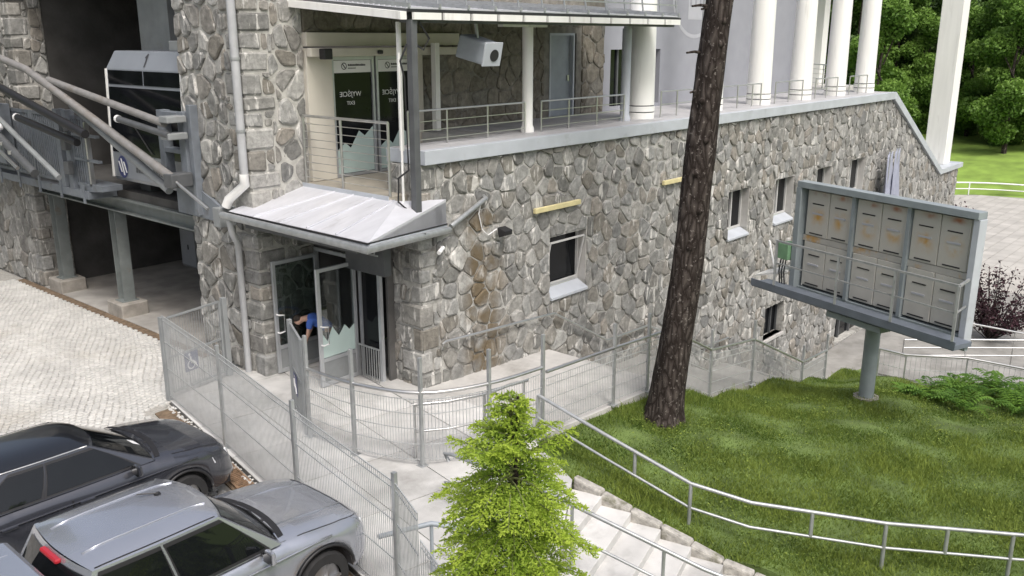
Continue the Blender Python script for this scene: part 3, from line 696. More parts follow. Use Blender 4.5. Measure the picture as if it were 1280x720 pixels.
# the 300 stones that show largest are objects, the rest one joined part for each wall
ALLSTONES.sort(key=lambda s: -s[0])
for k, (sz, wall, rv, vs_, fs_, m_) in enumerate(ALLSTONES[:300]):
    mb = MB(); mb.r = rv; mb.add(vs_, fs_); mk('stone', mb, m_, wall)
rest = {}
for (sz, wall, rv, vs_, fs_, m_) in ALLSTONES[300:]:
    mb = rest.setdefault((wall.name, m_.name), (MB(), wall, m_))[0]; mb.r = rv; mb.add(vs_, fs_)
for mb, wall, m_ in rest.values(): mk('stones', mb, m_, wall, kind='stuff')

# ------------------------------------------------------------------ windows of the front wall
for i, (a0, a1, z0, z1) in enumerate(WIN):
    wn = mk('window', MB().box(a0+.02, a1-.02, .30, .34, z0, z1), X['glass'], B)
    f = MB()
    for (p, q, s, t) in ((a0,a0+.05,z0,z1),(a1-.05,a1,z0,z1),(a0+.05,a1-.05,z0,z0+.06),(a0+.05,a1-.05,z1-.06,z1))+((((a0+a1)/2-.035,(a0+a1)/2+.035,z0+.06,z1-.06),) if i else ()): f.box(p, q, .24, .31, s, t)
    mk('frame', f, X['frame'], wn)
    if i == 0:
        s = MB(); xa, xb = a0+.06, a1-.08
        for (p, q) in (((xa,.235,z0+.08),(xa,.02,z1-.16)), ((xb,.235,z0+.08),(xb,.02,z1-.16)), ((xa,.235,z0+.08),(xb,.235,z0+.08)), ((xa,.02,z1-.16),(xb,.02,z1-.16))): s.rod(p, q, .04)
        mk('tilted_sash', s, X['frame'], wn)
    sl_ = MB(); sl_.hexa([(a0+.004,-.09,z0-.238),(a1-.004,-.09,z0-.238),(a1-.004,.24,z0-.238),(a0+.004,.24,z0-.238)], [(a0+.004,-.09,z0-.17),(a1-.004,-.09,z0-.17),(a1-.004,.24,z0-.002),(a0+.004,.24,z0-.002)])
    mk('sill', sl_, X['fascia'], wn, bevel=.01)
    rv = MB(); rv.box(a0-.0, a0+.012, .0, .24, z0, z1); rv.box(a1-.012, a1, .0, .24, z0, z1); rv.box(a0, a1, .0, .24, z1-.012, z1)
    mk('reveal', rv, X['concrete'], wn)
for (a0, a1, z0, z1) in LOWWIN:
    wn = mk('window', MB().box(a0, a1, .3, .34, z0, z1), X['glass'], B); f = MB()
    for k in range(4): q = a0+(a1-a0)*k/3; f.box(q-.03, q+.03, .22, .29, z0, z1)
    mk('frame', f, X['darkgrey'], wn); mk('sill', MB().box(a0-.05, a1+.05, -.08, .25, z0-.1, z0), X['concrete'], wn)
sh = mk('shop_front', MB().box(SHOP[0], SHOP[1], .35, .39, SHOP[2], SHOP[3]), X['glass'], B); f = MB()
for k in range(6): q = SHOP[0]+(SHOP[1]-SHOP[0])*k/5; f.box(q-.05, q+.05, .26, .345, SHOP[2], SHOP[3])
f.box(SHOP[0], SHOP[1], .262, .342, -3.4, -3.3); mk('mullions', f, X['darkgrey'], sh)

# ------------------------------------------------------------------ terrace slab, columns, railings
SL = mk('terrace_slab', MB().box(.12, 26.5, .06, 1.02, 4.602, 4.86).box(2.9, 27.2, 1.02, 8, 4.602, 4.86), X['concrete'], B)
fa = MB().box(.08, 26.5, -.13, .06, 4.62, 4.90).box(.08, .12, .06, 1.0, 4.62, 4.90); mk('fascia', fa, X['fascia'], SL, bevel=.01)
k = 0; x = .13
while x < 26.4:
    for (y0, y1) in ((.065, .53), (.535, 1.0)) + (((1.005, 1.9), (1.905, 3.04)) if x > 2.9 else ()):
        mb = MB(); mb.r = rng.random(); mb.box(x, min(x+.895, 26.48), y0, y1, 4.86, 4.895+rng.uniform(-.002, .002)); mk('floor_tile', mb, X['tile'], SL)
    x += .9
# sloping coping
cp = MB(); cp.hexa([(XE+.1,-.14,WT-.03),(XR,-.14,ZR),(XR,.62,ZR),(XE+.1,.62,WT-.03)], [(XE+.2,-.14,WT+.26),(XR+.12,-.14,ZR+.24),(XR+.12,.62,ZR+.24),(XE+.2,.62,WT+.26)])
cp.hexa([(XR,-.14,ZR+.004),(XW+.35,-.14,ZR+.004),(XW+.35,2.4,ZR+.004),(XR,2.4,ZR+.004)], [(XR+.125,-.14,ZR+.24),(XW+.35,-.14,ZR+.24),(XW+.35,2.4,ZR+.24),(XR+.125,2.4,ZR+.24)])
mk('coping', cp, X['fascia'], B, bevel=.01)
mk('end_pier', MB().box(XR, XW-.01, .5, 2.3, LOW, ZR), X['mortar'], B)
mk('square_column', MB().box(35.75, 36.75, .30, 1.30, ZR+.24, 13.5), X['white'], B, bevel=.03)
COLS = [9.2, 13.05, 16.3, 19.55, 22.7, 25.7]
for x in COLS:
    c = MB(); c.lathe((x, .95, 4.895), [(.40,0),(.40,.16),(.375,.165),(.375,.19),(.40,.195),(.40,.33),(.372,.335),(.372,.36),(.385,.365),(.36,3.0),(.33,7.0)], 24)
    mk('column', c, X['white'], B, smooth=True, edge=40)
    rg = MB(); rg.lathe((x, .95, 5.06), [(.384,0),(.384,.026)], 24).lathe((x, .95, 5.231), [(.381,0),(.381,.026)], 24); mk('column_band', rg, X['darkgrey'], B)
mk('square_column', MB().box(26.55, 27.1, 1.1, 1.65, 4.862, 12), X['white'], B, bevel=.02)
for x in (30.6,): mk('square_column', MB().box(x, x+.6, 4.9, 5.5, 4.862, 12), X['white'], B, bevel=.02)
mk('terrace_slab', MB().box(27.2, 32, 3.2, 8, 4.602, 4.86), X['concrete'], B)
mk('upper_roof', MB().box(9.0, 33, 2.4, 9, 11.9, 12.3), X['concrete'], B)  # unseen roof for soft shade, set back so light reaches the rendered wall
gw = MB(); wallgrid(gw, 10.4, 25.3, 4.6, 11.9, [(10.75,11.95,5.0,6.68),(12.3,13.5,5.0,6.68)], lambda a, b, z, t: gw.box(a, b, PY0, PY0+.4, z, t)); gw.box(24.9, 25.3, PY0+.4, 9, 4.87, 11.9)
GW = mk('rendered_wall', gw, X['greywall'], B)
for (a, b) in ((10.75, 11.95), (12.3, 13.5)):
    wn = mk('window', MB().box(a, b, 3.25, 3.28, 5.0, 6.68), X['glass'], B); f = MB().box((a+b)/2-.04, (a+b)/2+.04, 3.2, 3.245, 5.0, 6.68)
    mk('frame', f, X['darkgrey'], wn)
# pale print on the rendered wall: ring, square sign with m, letters pl
toG = lambda cx, cz: (lambda a, b, d: (cx+a, PY0-.006-abs(d), cz+b))
rg = MB(); k = 40; vs_ = []
for q in range(k):
    t = 2*math.pi*q/k; vs_ += [(15.55+1.5*math.cos(t), PY0-.006, 8.5+1.5*math.sin(t)), (15.55+1.38*math.cos(t), PY0-.006, 8.5+1.38*math.sin(t))]
rg.add(vs_, [(2*q, (2*q+2) % (2*k), (2*q+3) % (2*k), 2*q+1) for q in range(k)]); mk('ring_print', rg, X['logo'], GW)
mk('square_print', MB().box(15.1, 16.0, PY0-.006, PY0-.002, 7.6, 8.9), X['logo'], GW)
text_mesh('m', 1.1, (lambda a, b, d: (15.55+a, PY0-.011-d, 8.35+b)), X['greywall'], GW, 'letter_print')
text_mesh('pl', 1.35, (lambda a, b, d: (16.85+a, PY0-.006-d, 8.15+b)), X['logo'], GW, 'letter_print')
# side door and little fittings of the terrace
dr = mk('terrace_door', MB().box(7.9, 8.9, PY0+.10, PY0+.15, 4.895, 7.08), X['bluegrey'], B)
mk('handle', MB().box(8.74, 8.80, PY0+.05, PY0+.10, 5.85, 6.0), X['steel'], dr)
f = MB().box(7.84, 7.90, PY0-.02, PY0+.2, 4.6, 7.14).box(8.90, 8.96, PY0-.02, PY0+.2, 4.6, 7.14).box(7.90, 8.90, PY0-.02, PY0+.2, 7.08, 7.14); mk('door_frame', f, X['fascia'], dr)
def railing(owner, name, pts, h, bars, post_r=.022, rail_r=.025, bar_r=.010, m='steel', posts=None, up=(0, 0, 1)):
    rl = mk(name, MB().pipe([(x, y, z+h) for x, y, z in pts], rail_r, 8), X[m], owner, smooth=True, edge=50)
    for (x, y, z) in (posts or pts): mk('post', MB().pipe([(x, y, z), (x, y, z+h)], post_r, 8), X[m], rl, smooth=True, edge=50)
    for b in bars: mk('bar', MB().pipe([(x, y, z+b) for x, y, z in pts], bar_r, 6), X[m], rl)
    return rl
zt = 4.895
for seg in ([.35, 1.45, 2.7, 3.95], [4.55, 5.6, 6.75, 7.95], [9.75, 10.6, 11.5, 12.2], [13.2, 14.2, 15.2, 15.8], [16.85, 17.9, 19.0], [20.1, 21.1, 22.1], [23.3, 24.2, 25.1]):
    railing(B, 'terrace_railing', [(x, .63, zt) for x in seg], .70, (.12, .30, .48) if seg[0] < 8 else (.35,), post_r=.02, rail_r=.022)
railing(B, 'terrace_railing', [(26.3, 2.2, zt), (27.4, 3.4, zt), (28.6, 4.7, zt)], 1.0, (.2, .4, .6, .8))
for x in (4.25, 8.25):
    mk('support_post', MB().lathe((x, .80, zt), [(.16,0),(.155,.10),(.125,.16),(.125,2.35),(.09,2.36),(.09,2.75)], 16), X['white'] if x < 5 else X['fascia'], B, smooth=True, edge=40)
# shed roof over the terrace: eave y=-.1..., rises backwards
UR = mk('terrace_canopy', MB(), X['zinc'], B); um = MB()
def zr(y): return 7.50 + .085*(y+.28)
k = 0; y = -.30
sl_ = MB()
while y < 4.2:
    sl_.hexa([(-.45,y,zr(y)+.02),(8.95,y,zr(y)+.02),(8.95,y+.13,zr(y+.13)+.02),(-.45,y+.13,zr(y+.13)+.02)], [(-.45,y,zr(y)+.05),(8.95,y,zr(y)+.05),(8.95,y+.13,zr(y+.13)+.035),(-.45,y+.13,zr(y+.13)+.035)]); y += .15
UR.data = mesh_of('terrace_canopy', sl_); UR.data.materials.append(X['zinc']); UR['kind'] = 'stuff'
mk('canopy_deck', MB().hexa([(-.44,-.29,zr(-.29)-.03),(8.94,-.29,zr(-.29)-.03),(8.94,4.3,zr(4.3)-.03),(-.44,4.3,zr(4.3)-.03)], [(-.44,-.29,zr(-.29)+.015),(8.94,-.29,zr(-.29)+.015),(8.94,4.3,zr(4.3)+.015),(-.44,4.3,zr(4.3)+.015)]), X['darkgrey'], UR)
for q in range(13):
    x = -.42+q*.775; mk('rafter', MB().hexa([(x,-.33,zr(-.33)+.04),(x+.05,-.33,zr(-.33)+.04),(x+.05,4.2,zr(4.2)+.04),(x,4.2,zr(4.2)+.04)], [(x,-.33,zr(-.33)+.12),(x+.05,-.33,zr(-.33)+.12),(x+.05,4.2,zr(4.2)+.12),(x,4.2,zr(4.2)+.12)]), X['galv'], UR)
    mk('snow_guard_post', MB().rod((x+.025,-.25,zr(-.25)+.1), (x+.025,-.20,zr(-.2)+.42), .03), X['galv'], UR)
    if q < 12: mk('fascia_panel', MB().box(x+.06, x+.755, -.40, -.345, 7.33, 7.455), X['white'], UR)
mk('snow_guard_rail', MB().rod((-.45,-.22,zr(-.2)+.30), (8.95,-.22,zr(-.2)+.30), .03), X['galv'], UR)
mk('gutter', MB().box(-.45, 8.95, -.36, -.30, 7.46, 7.50), X['black'], UR)
mk('rake_board', MB().hexa([(-.60,-.3,zr(-.3)-.17),(-.45,-.3,zr(-.3)-.17),(-.45,4.4,zr(4.4)-.17),(-.60,4.4,zr(4.4)-.17)], [(-.60,-.3,zr(-.3)-.03),(-.45,-.3,zr(-.3)-.03),(-.45,4.4,zr(4.4)-.03),(-.60,4.4,zr(4.4)-.03)]), X['white'], UR)
mk('edge_beam', MB().box(-.4, 8.9, -.2, -.05, 7.28, 7.46), X['darkgrey'], UR)
mk('strip_light', MB().box(2.9, 4.4, .35, .5, 7.24, 7.30), X['white'], UR)
# ------------------------------------------------------------------ exit portal on the balcony
EP = mk('exit_portal', MB().box(-.3, .36, PY0-.10, PY0+.3, 4.04, 6.80).box(-.3, 4.2, PY0-.14, PY0+.3, 6.84, 7.12).box(2.78, 2.98, PY0-.12, PY0+.3, 4.04, 6.84), X['cream'], B, bevel=.01)
mk('sensor_bar', MB().box(-.32, 4.2, PY0-.30, PY0-.145, 6.63, 6.81), X['cream'], EP, bevel=.02)
mk('sensor', MB().box(1.45, 1.60, PY0-.34, PY0-.30, 6.67, 6.75), X['black'], EP, bevel=.02)
mk('corner_lamp', MB().box(-.12, .10, PY0-.48, PY0-.30, 6.58, 6.80), X['black'], EP, bevel=.02)
for (a0, a1) in ((.40, 1.58), (1.64, 2.76)):
    dl = mk('sliding_door', MB().box(a0+.06, a1-.06, PY0+.02, PY0+.04, 4.1, 6.55), X['glass'], B)
    f = MB()
    for (p, q, s, t) in ((a0,a0+.06,4.04,6.62),(a1-.06,a1,4.04,6.62),(a0+.06,a1-.06,6.55,6.62),(a0+.06,a1-.06,4.04,4.1)): f.box(p, q, PY0-.02, PY0+.06, s, t)
    mk('frame', f, X['alu'], dl)
    cx = (a0+a1)/2
    mk('header_sticker', MB().box(a0+.07, a1-.07, PY0+.010, PY0+.018, 6.28, 6.54), X['print_white'], dl)
    c = MB(); k = 20; vs_ = []
    for q in range(k):
        t = 2*math.pi*q/k; vs_ += [(a0+.36+.075*math.cos(t), PY0+.006, 6.42+.075*math.sin(t)), (a0+.36+.058*math.cos(t), PY0+.006, 6.42+.058*math.sin(t))]
    c.add(vs_, [(2*q, (2*q+2) % (2*k), (2*q+3) % (2*k), 2*q+1) for q in range(k)]); c.rod((a0+.32, PY0+.006, 6.47), (a0+.40, PY0+.006, 6.37), .004, .02)
    x = a0+.47; rr = random.Random(2)
    while x < a0+.95:
        wd = rr.uniform(.015, .03); c.box(x, x+wd, PY0+.004, PY0+.008, 6.42, 6.455+rr.uniform(0, .01)); x += wd+.008
    x = a0+.47
    while x < a0+.68: c.box(x, x+.015, PY0+.004, PY0+.008, 6.365, 6.385); x += .022
    mk('sticker_print', c, X['print_dark'], dl)
    text_mesh('WYJŚCIE', .15, (lambda a, b, d, cx=cx: (cx-.08+a, PY0+.012-d, 5.82+b)), X['print_white'], dl, 'lettering', mirror=True)
    text_mesh('EXIT', .11, (lambda a, b, d, cx=cx: (cx-.08+a, PY0+.012-d, 5.63+b)), X['print_white'], dl, 'lettering', mirror=True)
    hill = MB(); top = [(a0+.07,4.62),(a0+.3,4.78),(a0+.45,4.66),(a0+.7,5.02),(a0+.86,4.9),(a1-.07,5.1)]
    hill.add([(x, PY0+.012, z) for x, z in top] + [(a1-.07, PY0+.012, 4.11), (a0+.07, PY0+.012, 4.11)], [tuple(range(8))]); mk('mountain_film', hill, X['film'], dl)
mk('portal_post', MB().box(3.02, 3.16, PY0-.5, PY0-.36, 4.9, 6.9), X['white'], EP)
# balcony floor and its railing
BL = mk('balcony', MB().box(-.5, 2.9, .3, PY0-.005, 3.80, 4.03), X['tan'], B)
mk('balcony_floor_front', MB().box(-.52, -.503, .3, PY0-.01, 3.78, 4.05), X['fascia'], BL)
railing(B, 'balcony_railing', [(-.45, y, 4.03) for y in (2.98, 1.75, .32)], 1.42, [.14+.16*k for k in range(8)], post_r=.028, rail_r=.03, bar_r=.008)

# ------------------------------------------------------------------ entrance: canopy, doors, lobby
A_ = (-2.1, 3.42, 3.60); C1 = (-2.1, -.94, 3.58); E_ = (.68, -.07, 3.40); T1 = (-.46, PY0-.06, 3.98); T2 = (-.46, .05, 3.98); W_ = (.68, -.07, 3.88); K = (-1.72, 3.42, 3.68)
CN = mk('entrance_canopy', MB().add([A_, C1, E_, W_, T2, T1, K], [(0,1,4,5,6),(1,2,3,4)]).add([(p[0], p[1], p[2]-.05) for p in (A_, C1, E_, W_, T2, T1, K)], [(0,1,4,5,6),(1,2,3,4)]), X['zinc'], B)
eb = MB(); eb.rod((-2.08,3.40,3.49), (-2.08,-.93,3.47), .05, .16); eb.rod((-2.08,-.93,3.47), (.66,-.08,3.29), .05, .16); mk('eave_board', eb, X['fascia'], CN)
gt = MB(); gt.pipe([(-2.18,3.55,3.52), (-2.18,-1.0,3.47), (.66,-.16,3.27)], .07, 8); mk('gutter', gt, X['galv'], CN, smooth=True, edge=50)
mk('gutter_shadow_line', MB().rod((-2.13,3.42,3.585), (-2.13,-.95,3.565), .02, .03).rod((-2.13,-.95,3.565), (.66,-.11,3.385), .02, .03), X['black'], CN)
for t in (.2, .4, .6, .8):
    y = 3.4-4.3*t; mk('standing_seam', MB().rod((-2.09, y, 3.61), (-.47, max(.08, y*.68+.2), 3.985), .02, .03), X['zinc'], CN)
mk('soffit', MB().box(-2.0, -.3, -.5, 3.0, 3.30, 3.40), X['darkgrey'], CN)
# gap filler wall under the balcony and above the doors
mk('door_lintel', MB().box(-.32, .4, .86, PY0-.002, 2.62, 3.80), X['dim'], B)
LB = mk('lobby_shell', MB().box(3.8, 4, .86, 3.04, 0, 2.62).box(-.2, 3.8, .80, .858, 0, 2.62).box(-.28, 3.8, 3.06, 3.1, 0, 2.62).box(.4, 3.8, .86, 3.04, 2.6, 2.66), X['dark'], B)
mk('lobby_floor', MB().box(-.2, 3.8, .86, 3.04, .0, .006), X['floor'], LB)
fr = MB()
for y in (2.99, 1.50, .90): fr.box(-.36, -.28, y-.04, y+.04, .0, 2.62)
fr.box(-.36, -.28, .94, 2.95, 2.54, 2.62); mk('door_frame', fr, X['alu'], B)
dk = mk('side_light', MB().box(-.33, -.31, .94, 1.46, .05, 2.54), X['glass'], B)
def leaf(xa, xb, y, z1, face, film):
    dl = mk('door_leaf', MB().box(xa+.08, xb-.08, y-.008, y+.008, .62, z1-.08), X['pane'], B)
    f = MB()
    for (p, q, s, t) in ((xa,xa+.08,.03,z1),(xb-.08,xb,.03,z1),(xa+.08,xb-.08,z1-.08,z1),(xa+.08,xb-.08,.03,.12),(xa+.08,xb-.08,.56,.64)): f.box(p, q, y-.03, y+.03, s, t)
    mk('frame', f, X['alu'], dl, bevel=.006)
    mk('kick_panel', MB().box(xa+.08, xb-.08, y-.015, y+.015, .12, .56), X['grey'], dl)
    hd = MB(); hd.pipe([(xa+.04,y-.03,1.35),(xa+.04,y-.10,1.35),(xa+.16,y-.12,1.33),(xa+.16,y-.12,.97),(xa+.04,y-.10,.95),(xa+.04,y-.03,.95)], .018, 8); mk('pull_handle', hd, X['print_white'], dl, smooth=True, edge=60)
    if film:
        top = [(xa+.085,1.18),(xa+.2,1.0),(xa+.34,1.28),(xa+.5,1.05),(xa+.66,1.25),(xa+.78,1.12),(xb-.085,1.22)]
        hm = MB(); hm.add([(x, y-.012, z) for x, z in top]+[(xb-.085, y-.012, .65), (xa+.085, y-.012, .65)], [tuple(range(9))]); mk('mountain_film', hm, X['film'], dl)
    return dl
leaf(-1.52, -.36, 2.93, 2.5, 0, False); leaf(-1.42, -.42, 1.56, 2.55, 0, True)
SB = mk('sign_box', MB().box(-.60, -.40, .42, 1.62, 2.42, 3.02), X['darkgrey'], B, bevel=.015)
mk('sign_rail', MB().pipe([(-.68,.5,2.86),(-.68,1.55,2.86)], .018, 6).pipe([(-.68,.6,2.86),(-.68,.6,3.25)], .014, 6), X['galv'], SB)
gb = mk('low_guard', MB().box(-.50,-.47,.80,1.45,.76,.79), X['galv'], B)
f = MB()
for k in range(9): f.box(-.495, -.475, .82+k*.075, .832+k*.075, .05, .76)
mk('guard_wires', f, X['galv'], gb)
# pipes
DP = mk('downpipe', MB().pipe([(-1.86,3.12,9.0),(-1.86,3.12,4.35)], .085, 10), X['pipe'], B, smooth=True, edge=60)
mk('pipe_elbow', MB().pipe([(-1.86,3.12,4.36),(-1.86,3.12,4.15),(-1.98,3.55,3.82),(-2.02,3.62,3.66)], .10, 10), X['white_pipe'], DP, smooth=True, edge=70)
mk('lower_pipe', MB().pipe([(-2.12,3.38,3.45),(-2.10,3.35,3.15),(-1.86,3.55,2.85),(-1.85,3.56,.0)], .07, 10), X['pipe'], DP, smooth=True, edge=70)
for z in (5.2, 6.6): mk('pipe_clip', MB().lathe((-1.86, 3.12, z), [(.10,0),(.10,.05)], 12), X['galv'], DP)
WP = mk('wall_spout', MB().pipe([(.72,-.16,3.33),(1.78,-.14,3.76),(1.84,-.02,3.78)], .055, 8), X['galv'], B, smooth=True, edge=60)
CPST = mk('canopy_post', MB().box(-.39, -.25, -.35, -.21, 3.72, 7.33), X['darkgrey'], B)
mk('cable', MB().pipe([(-.42,-.25,6.9),(-.55,-.2,6.6),(-.48,-.22,6.3),(-.46,-.24,4.6),(-.60,-.1,4.45),(-.62,-.1,4.0),(-.45,-.2,3.82)], .02, 6), X['black'], CPST)
mk('cable', MB().pipe([(-.15,-.3,7.3),(.10,-.3,7.0),(-.05,-.3,6.8),(-.22,-.25,6.9)], .02, 6), X['black'], CPST)
mk('slim_post', MB().pipe([(-.12,.3,4.9),(-.12,.3,7.3)], .05, 8), X['white'], B)
mk('slim_post', MB().pipe([(-.38,.02,3.9),(-.38,.02,6.75)], .025, 8), X['white'], B)

# ------------------------------------------------------------------ car bay
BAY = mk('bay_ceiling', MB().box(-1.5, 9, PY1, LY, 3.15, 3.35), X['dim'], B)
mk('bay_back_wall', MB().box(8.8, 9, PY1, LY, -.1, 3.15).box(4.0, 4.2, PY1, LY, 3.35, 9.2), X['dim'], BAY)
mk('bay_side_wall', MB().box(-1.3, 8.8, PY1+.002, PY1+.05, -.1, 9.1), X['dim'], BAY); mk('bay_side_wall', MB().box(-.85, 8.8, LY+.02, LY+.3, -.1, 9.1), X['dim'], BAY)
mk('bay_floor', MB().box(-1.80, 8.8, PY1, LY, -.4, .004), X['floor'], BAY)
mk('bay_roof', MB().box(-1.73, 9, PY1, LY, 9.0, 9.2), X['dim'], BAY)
mk('upper_panel', MB().box(-.4, -.2, 8.15, 9.6, 3.36, 9.0), X['grey'], BAY)
ib = MB()
for z in (2.78, 3.10): ib.box(-1.62, -1.28, PY1, LY, z, z+.04)
ib.box(-1.47, -1.43, PY1, LY, 2.82, 3.10); mk('bay_beam', ib, X['greengrey'], B)
for (x, y) in ((-1.45, 13.35), (-1.45, 9.75)):
    c = mk('bay_column', MB().box(x-.15, x+.15, y-.16, y-.14, .38, 2.775).box(x-.15, x+.15, y+.14, y+.16, .38, 2.775).box(x-.01, x+.01, y-.14, y+.14, .38, 2.775), X['greengrey'], B)
    mk('plinth', MB().cbox(x-.36, x+.36, y-.42, y+.42, -.05, .36, .03), X['plinth'], c)
    mk('base_plate', MB().box(x-.22, x+.22, y-.22, y+.22, .36, .382), X['greengrey'], c)
for (x, y) in ((3.5, 13.0), (3.5, 9.5)):
    mk('bay_column', MB().box(x-.13, x+.13, y-.13, y+.13, .004, 3.15), X['greengrey'], B)
for i, (x, y, wd) in enumerate(((2.2, 13.0, .9), (2.2, 12.0, .8))):
    e_ = empty('metal_cabinet', (x, y, 0), ('wider' if i == 0 else 'narrower') + ' pale grey metal cabinet at back of dark bay', 'cabinet')
    mk('body', MB().box(x, x+.5, y-wd/2, y+wd/2, .006, 1.25), X['grey'], e_, bevel=.02); mk('cabinet_door', MB().box(x-.02, x-.002, y-wd/2+.03, y+wd/2-.03, .08, 1.2), X['fascia'], e_)
    mk('handle', MB().box(x-.05, x-.022, y-.05, y-.02, .6, .75), X['darkgrey'], e_)
e_ = empty('storage_drum', (1.6, 8.1, 0), 'brown storage drum standing in dark bay', 'drum')
mk('drum_shell', MB().lathe((1.6, 8.1, .006), [(.30,0),(.32,.02),(.32,.3),(.335,.32),(.32,.34),(.32,.62),(.335,.64),(.32,.66),(.32,.94),(.30,.96)], 16), X['brown'], e_, smooth=True, edge=40); mk('lid', MB().lathe((1.6, 8.1, .968), [(.28,0),(.26,.03)], 16), X['darkgrey'], e_)
e_ = empty('plastic_crate', (1.3, 7.2, 0), 'dark blue crate on floor of dark bay', 'crate')
mk('crate_shell', MB().box(1.1,1.5,6.9,7.5,.006,.05).box(1.1,1.14,6.9,7.5,.05,.5).box(1.46,1.5,6.9,7.5,.05,.5).box(1.14,1.46,6.9,6.94,.05,.5).box(1.14,1.46,7.46,7.5,.05,.5), X['print_blue'], e_)

# ------------------------------------------------------------------ funicular car number 1
FC = empty('funicular_car', (-1.5, 7.4, 3.6), 'grey funicular car number 1 waiting in the station bay', 'funicular car')
y0, y1 = 5.75, 9.3; xf_ = -1.62
bd = MB()
def ysec(z): return 0.0 if z < 6.2 else (z-6.2)*.35
prof = [(3.62, .06), (3.72, 0), (4.28, 0), (6.3, .10), (6.72, .30)]
for (xa, xb) in ((xf_, 4.0),):
    vs_ = []
    for (z, ins) in prof:
        s = .0 if z < 6.5 else .12
        vs_ += [(xa+ins, y0+s, z), (xa+ins, y1-s, z), (xb, y1-s, z), (xb, y0+s, z)]
    k = len(prof); bd.add(vs_, [(4*i+q, 4*i+(q+1) % 4, 4*i+4+(q+1) % 4, 4*i+4+q) for i in range(k-1) for q in range(4)] + [(3,2,1,0), tuple(range(4*k-4, 4*k))])
mk('body', bd, X['cabin'], FC, bevel=.03)
def fp(z): return xf_ - .012 + (0 if z < 4.28 else (z-4.28)/(6.3-4.28)*.10)
def fpanel(name, a, b, z0, z1, m, d=0.):
    return mk(name, MB().add([(fp(z0)-d,a,z0),(fp(z0)-d,b,z0),(fp(z1)-d,b,z1),(fp(z1)-d,a,z1),(fp(z0)+.03,a,z0),(fp(z0)+.03,b,z0),(fp(z1)+.03,b,z1),(fp(z1)+.03,a,z1)], [(0,1,2,3),(4,7,6,5),(0,4,5,1),(1,5,6,2),(2,6,7,3),(3,7,4,0)]), m, FC)
fpanel('windscreen', y0+.12, y1-.12, 4.33, 5.88, X['glass']); fpanel('upper_window', y0+.12, 7.45, 5.95, 6.27, X['glass']); fpanel('upper_window', 7.51, y1-.12, 5.95, 6.27, X['glass'])
mk('corner_trim', MB().rod((xf_-.02,y1-.04,3.7), (xf_+.09,y1-.04,6.3), .05), X['white'], FC); mk('corner_trim', MB().rod((xf_-.02,y0+.04,3.7), (xf_+.09,y0+.04,6.3), .05), X['white'], FC)
mk('wiper', MB().rod((fp(4.4)-.03, 7.2, 4.4), (fp(5.2)-.03, 8.0, 5.0), .02), X['black'], FC)
mk('car_number', MB().add([(xf_+.10+.20*(z-6.3)/.42-.012, 7.45-a, z) for a, z in ((-.03,6.36),(.03,6.36),(.03,6.66),(-.01,6.66),(-.09,6.58),(-.07,6.55),(-.03,6.58))], [tuple(range(7))]), X['print_dark'], FC)
# emblem: dark oval with slanted white stripes
def oval(cy, cz, ry, rz, m, name, d):
    k = 24; mk(name, MB().add([(xf_-d, cy+ry*math.cos(2*math.pi*q/k), cz+rz*math.sin(2*math.pi*q/k)) for q in range(k)], [tuple(range(k))]), m, FC)
oval(8.75, 3.98, .24, .27, X['print_blue'], 'emblem', .012)
for q, (dy, hh) in enumerate(((.12, .26), (.0, .40), (-.12, .26))):
    mk('emblem_stripe', MB().add([(xf_-.016, 8.75+dy+.09, 3.98+hh*.5), (xf_-.016, 8.75+dy+.02, 3.98+hh*.5), (xf_-.016, 8.75+dy-.09, 3.98-hh*.5), (xf_-.016, 8.75+dy-.02, 3.98-hh*.5)], [(0,1,2,3)]), X['print_white'], FC)
c = MB(); y = 8.1; rr = random.Random(6)
while y > 6.7:
    wd = rr.uniform(.06, .10); c.box(xf_-.014, xf_-.010, y-wd, y, 3.90, 4.02+rr.choice((0, .05))); y -= wd+.035
mk('lettering_strip', c, X['darkgrey'], FC)
mk('roof_equipment', MB().box(-1.2, -.2, 5.9, 6.8, 6.72, 6.95), X['grey'], FC, bevel=.02)
for y in (6.4, 8.6): mk('bogie', MB().box(-1.2, -.4, y-.25, y+.25, 3.352, 3.63), X['darkgrey'], FC, bevel=.02)

# platform and machinery in front of the bay
PF_ = empty('boarding_platform', (-2.0, 11.5, 3.2), 'grey steel boarding platform with slatted gate panels beside funicular car', 'platform')
mk('deck', MB().box(-2.25, -1.52, 9.45, 17, 3.16, 3.36), X['machine'], PF_, bevel=.01)
for k in range(6):
    mk('deck_bracket', MB().box(-2.28, -2.252, 9.6+k*1.3, 9.7+k*1.3, 3.05, 3.5), X['machine'], PF_)
mk('end_apron', MB().hexa([(-2.2,8.75,3.42),(-1.7,8.75,3.42),(-1.7,10.0,3.30),(-2.2,10.0,3.30)], [(-2.2,8.75,3.55),(-1.7,8.75,3.55),(-1.7,10.0,3.55),(-2.2,10.0,3.55)]), X['machine'], PF_)
for (ya, yb) in ((9.5, 10.2), (10.9, 12.5), (12.6, 14.0), (14.1, 15.6), (15.7, 17)):
    gt = mk('gate_panel', MB().box(-2.16,-2.10,ya,yb,5.10,5.18).box(-2.16,-2.10,ya,yb,3.44,3.52).box(-2.16,-2.10,ya,ya+.06,3.52,5.10).box(-2.16,-2.10,yb-.06,yb,3.52,5.10), X['machine'], PF_)
    n = max(2, int((yb-ya-.12)/.11))
    for k in range(n):
        y = ya+.06+(yb-ya-.12)*(k+.5)/n; mk('slat', MB().box(-2.145,-2.115,y-.03,y+.03,3.52,5.10), X['machine'], gt)
for y in (10.3, 10.8): mk('gate_post', MB().box(-2.25, -2.02, y-.12, y+.12, 3.36, 5.3), X['machine'], PF_, bevel=.01)
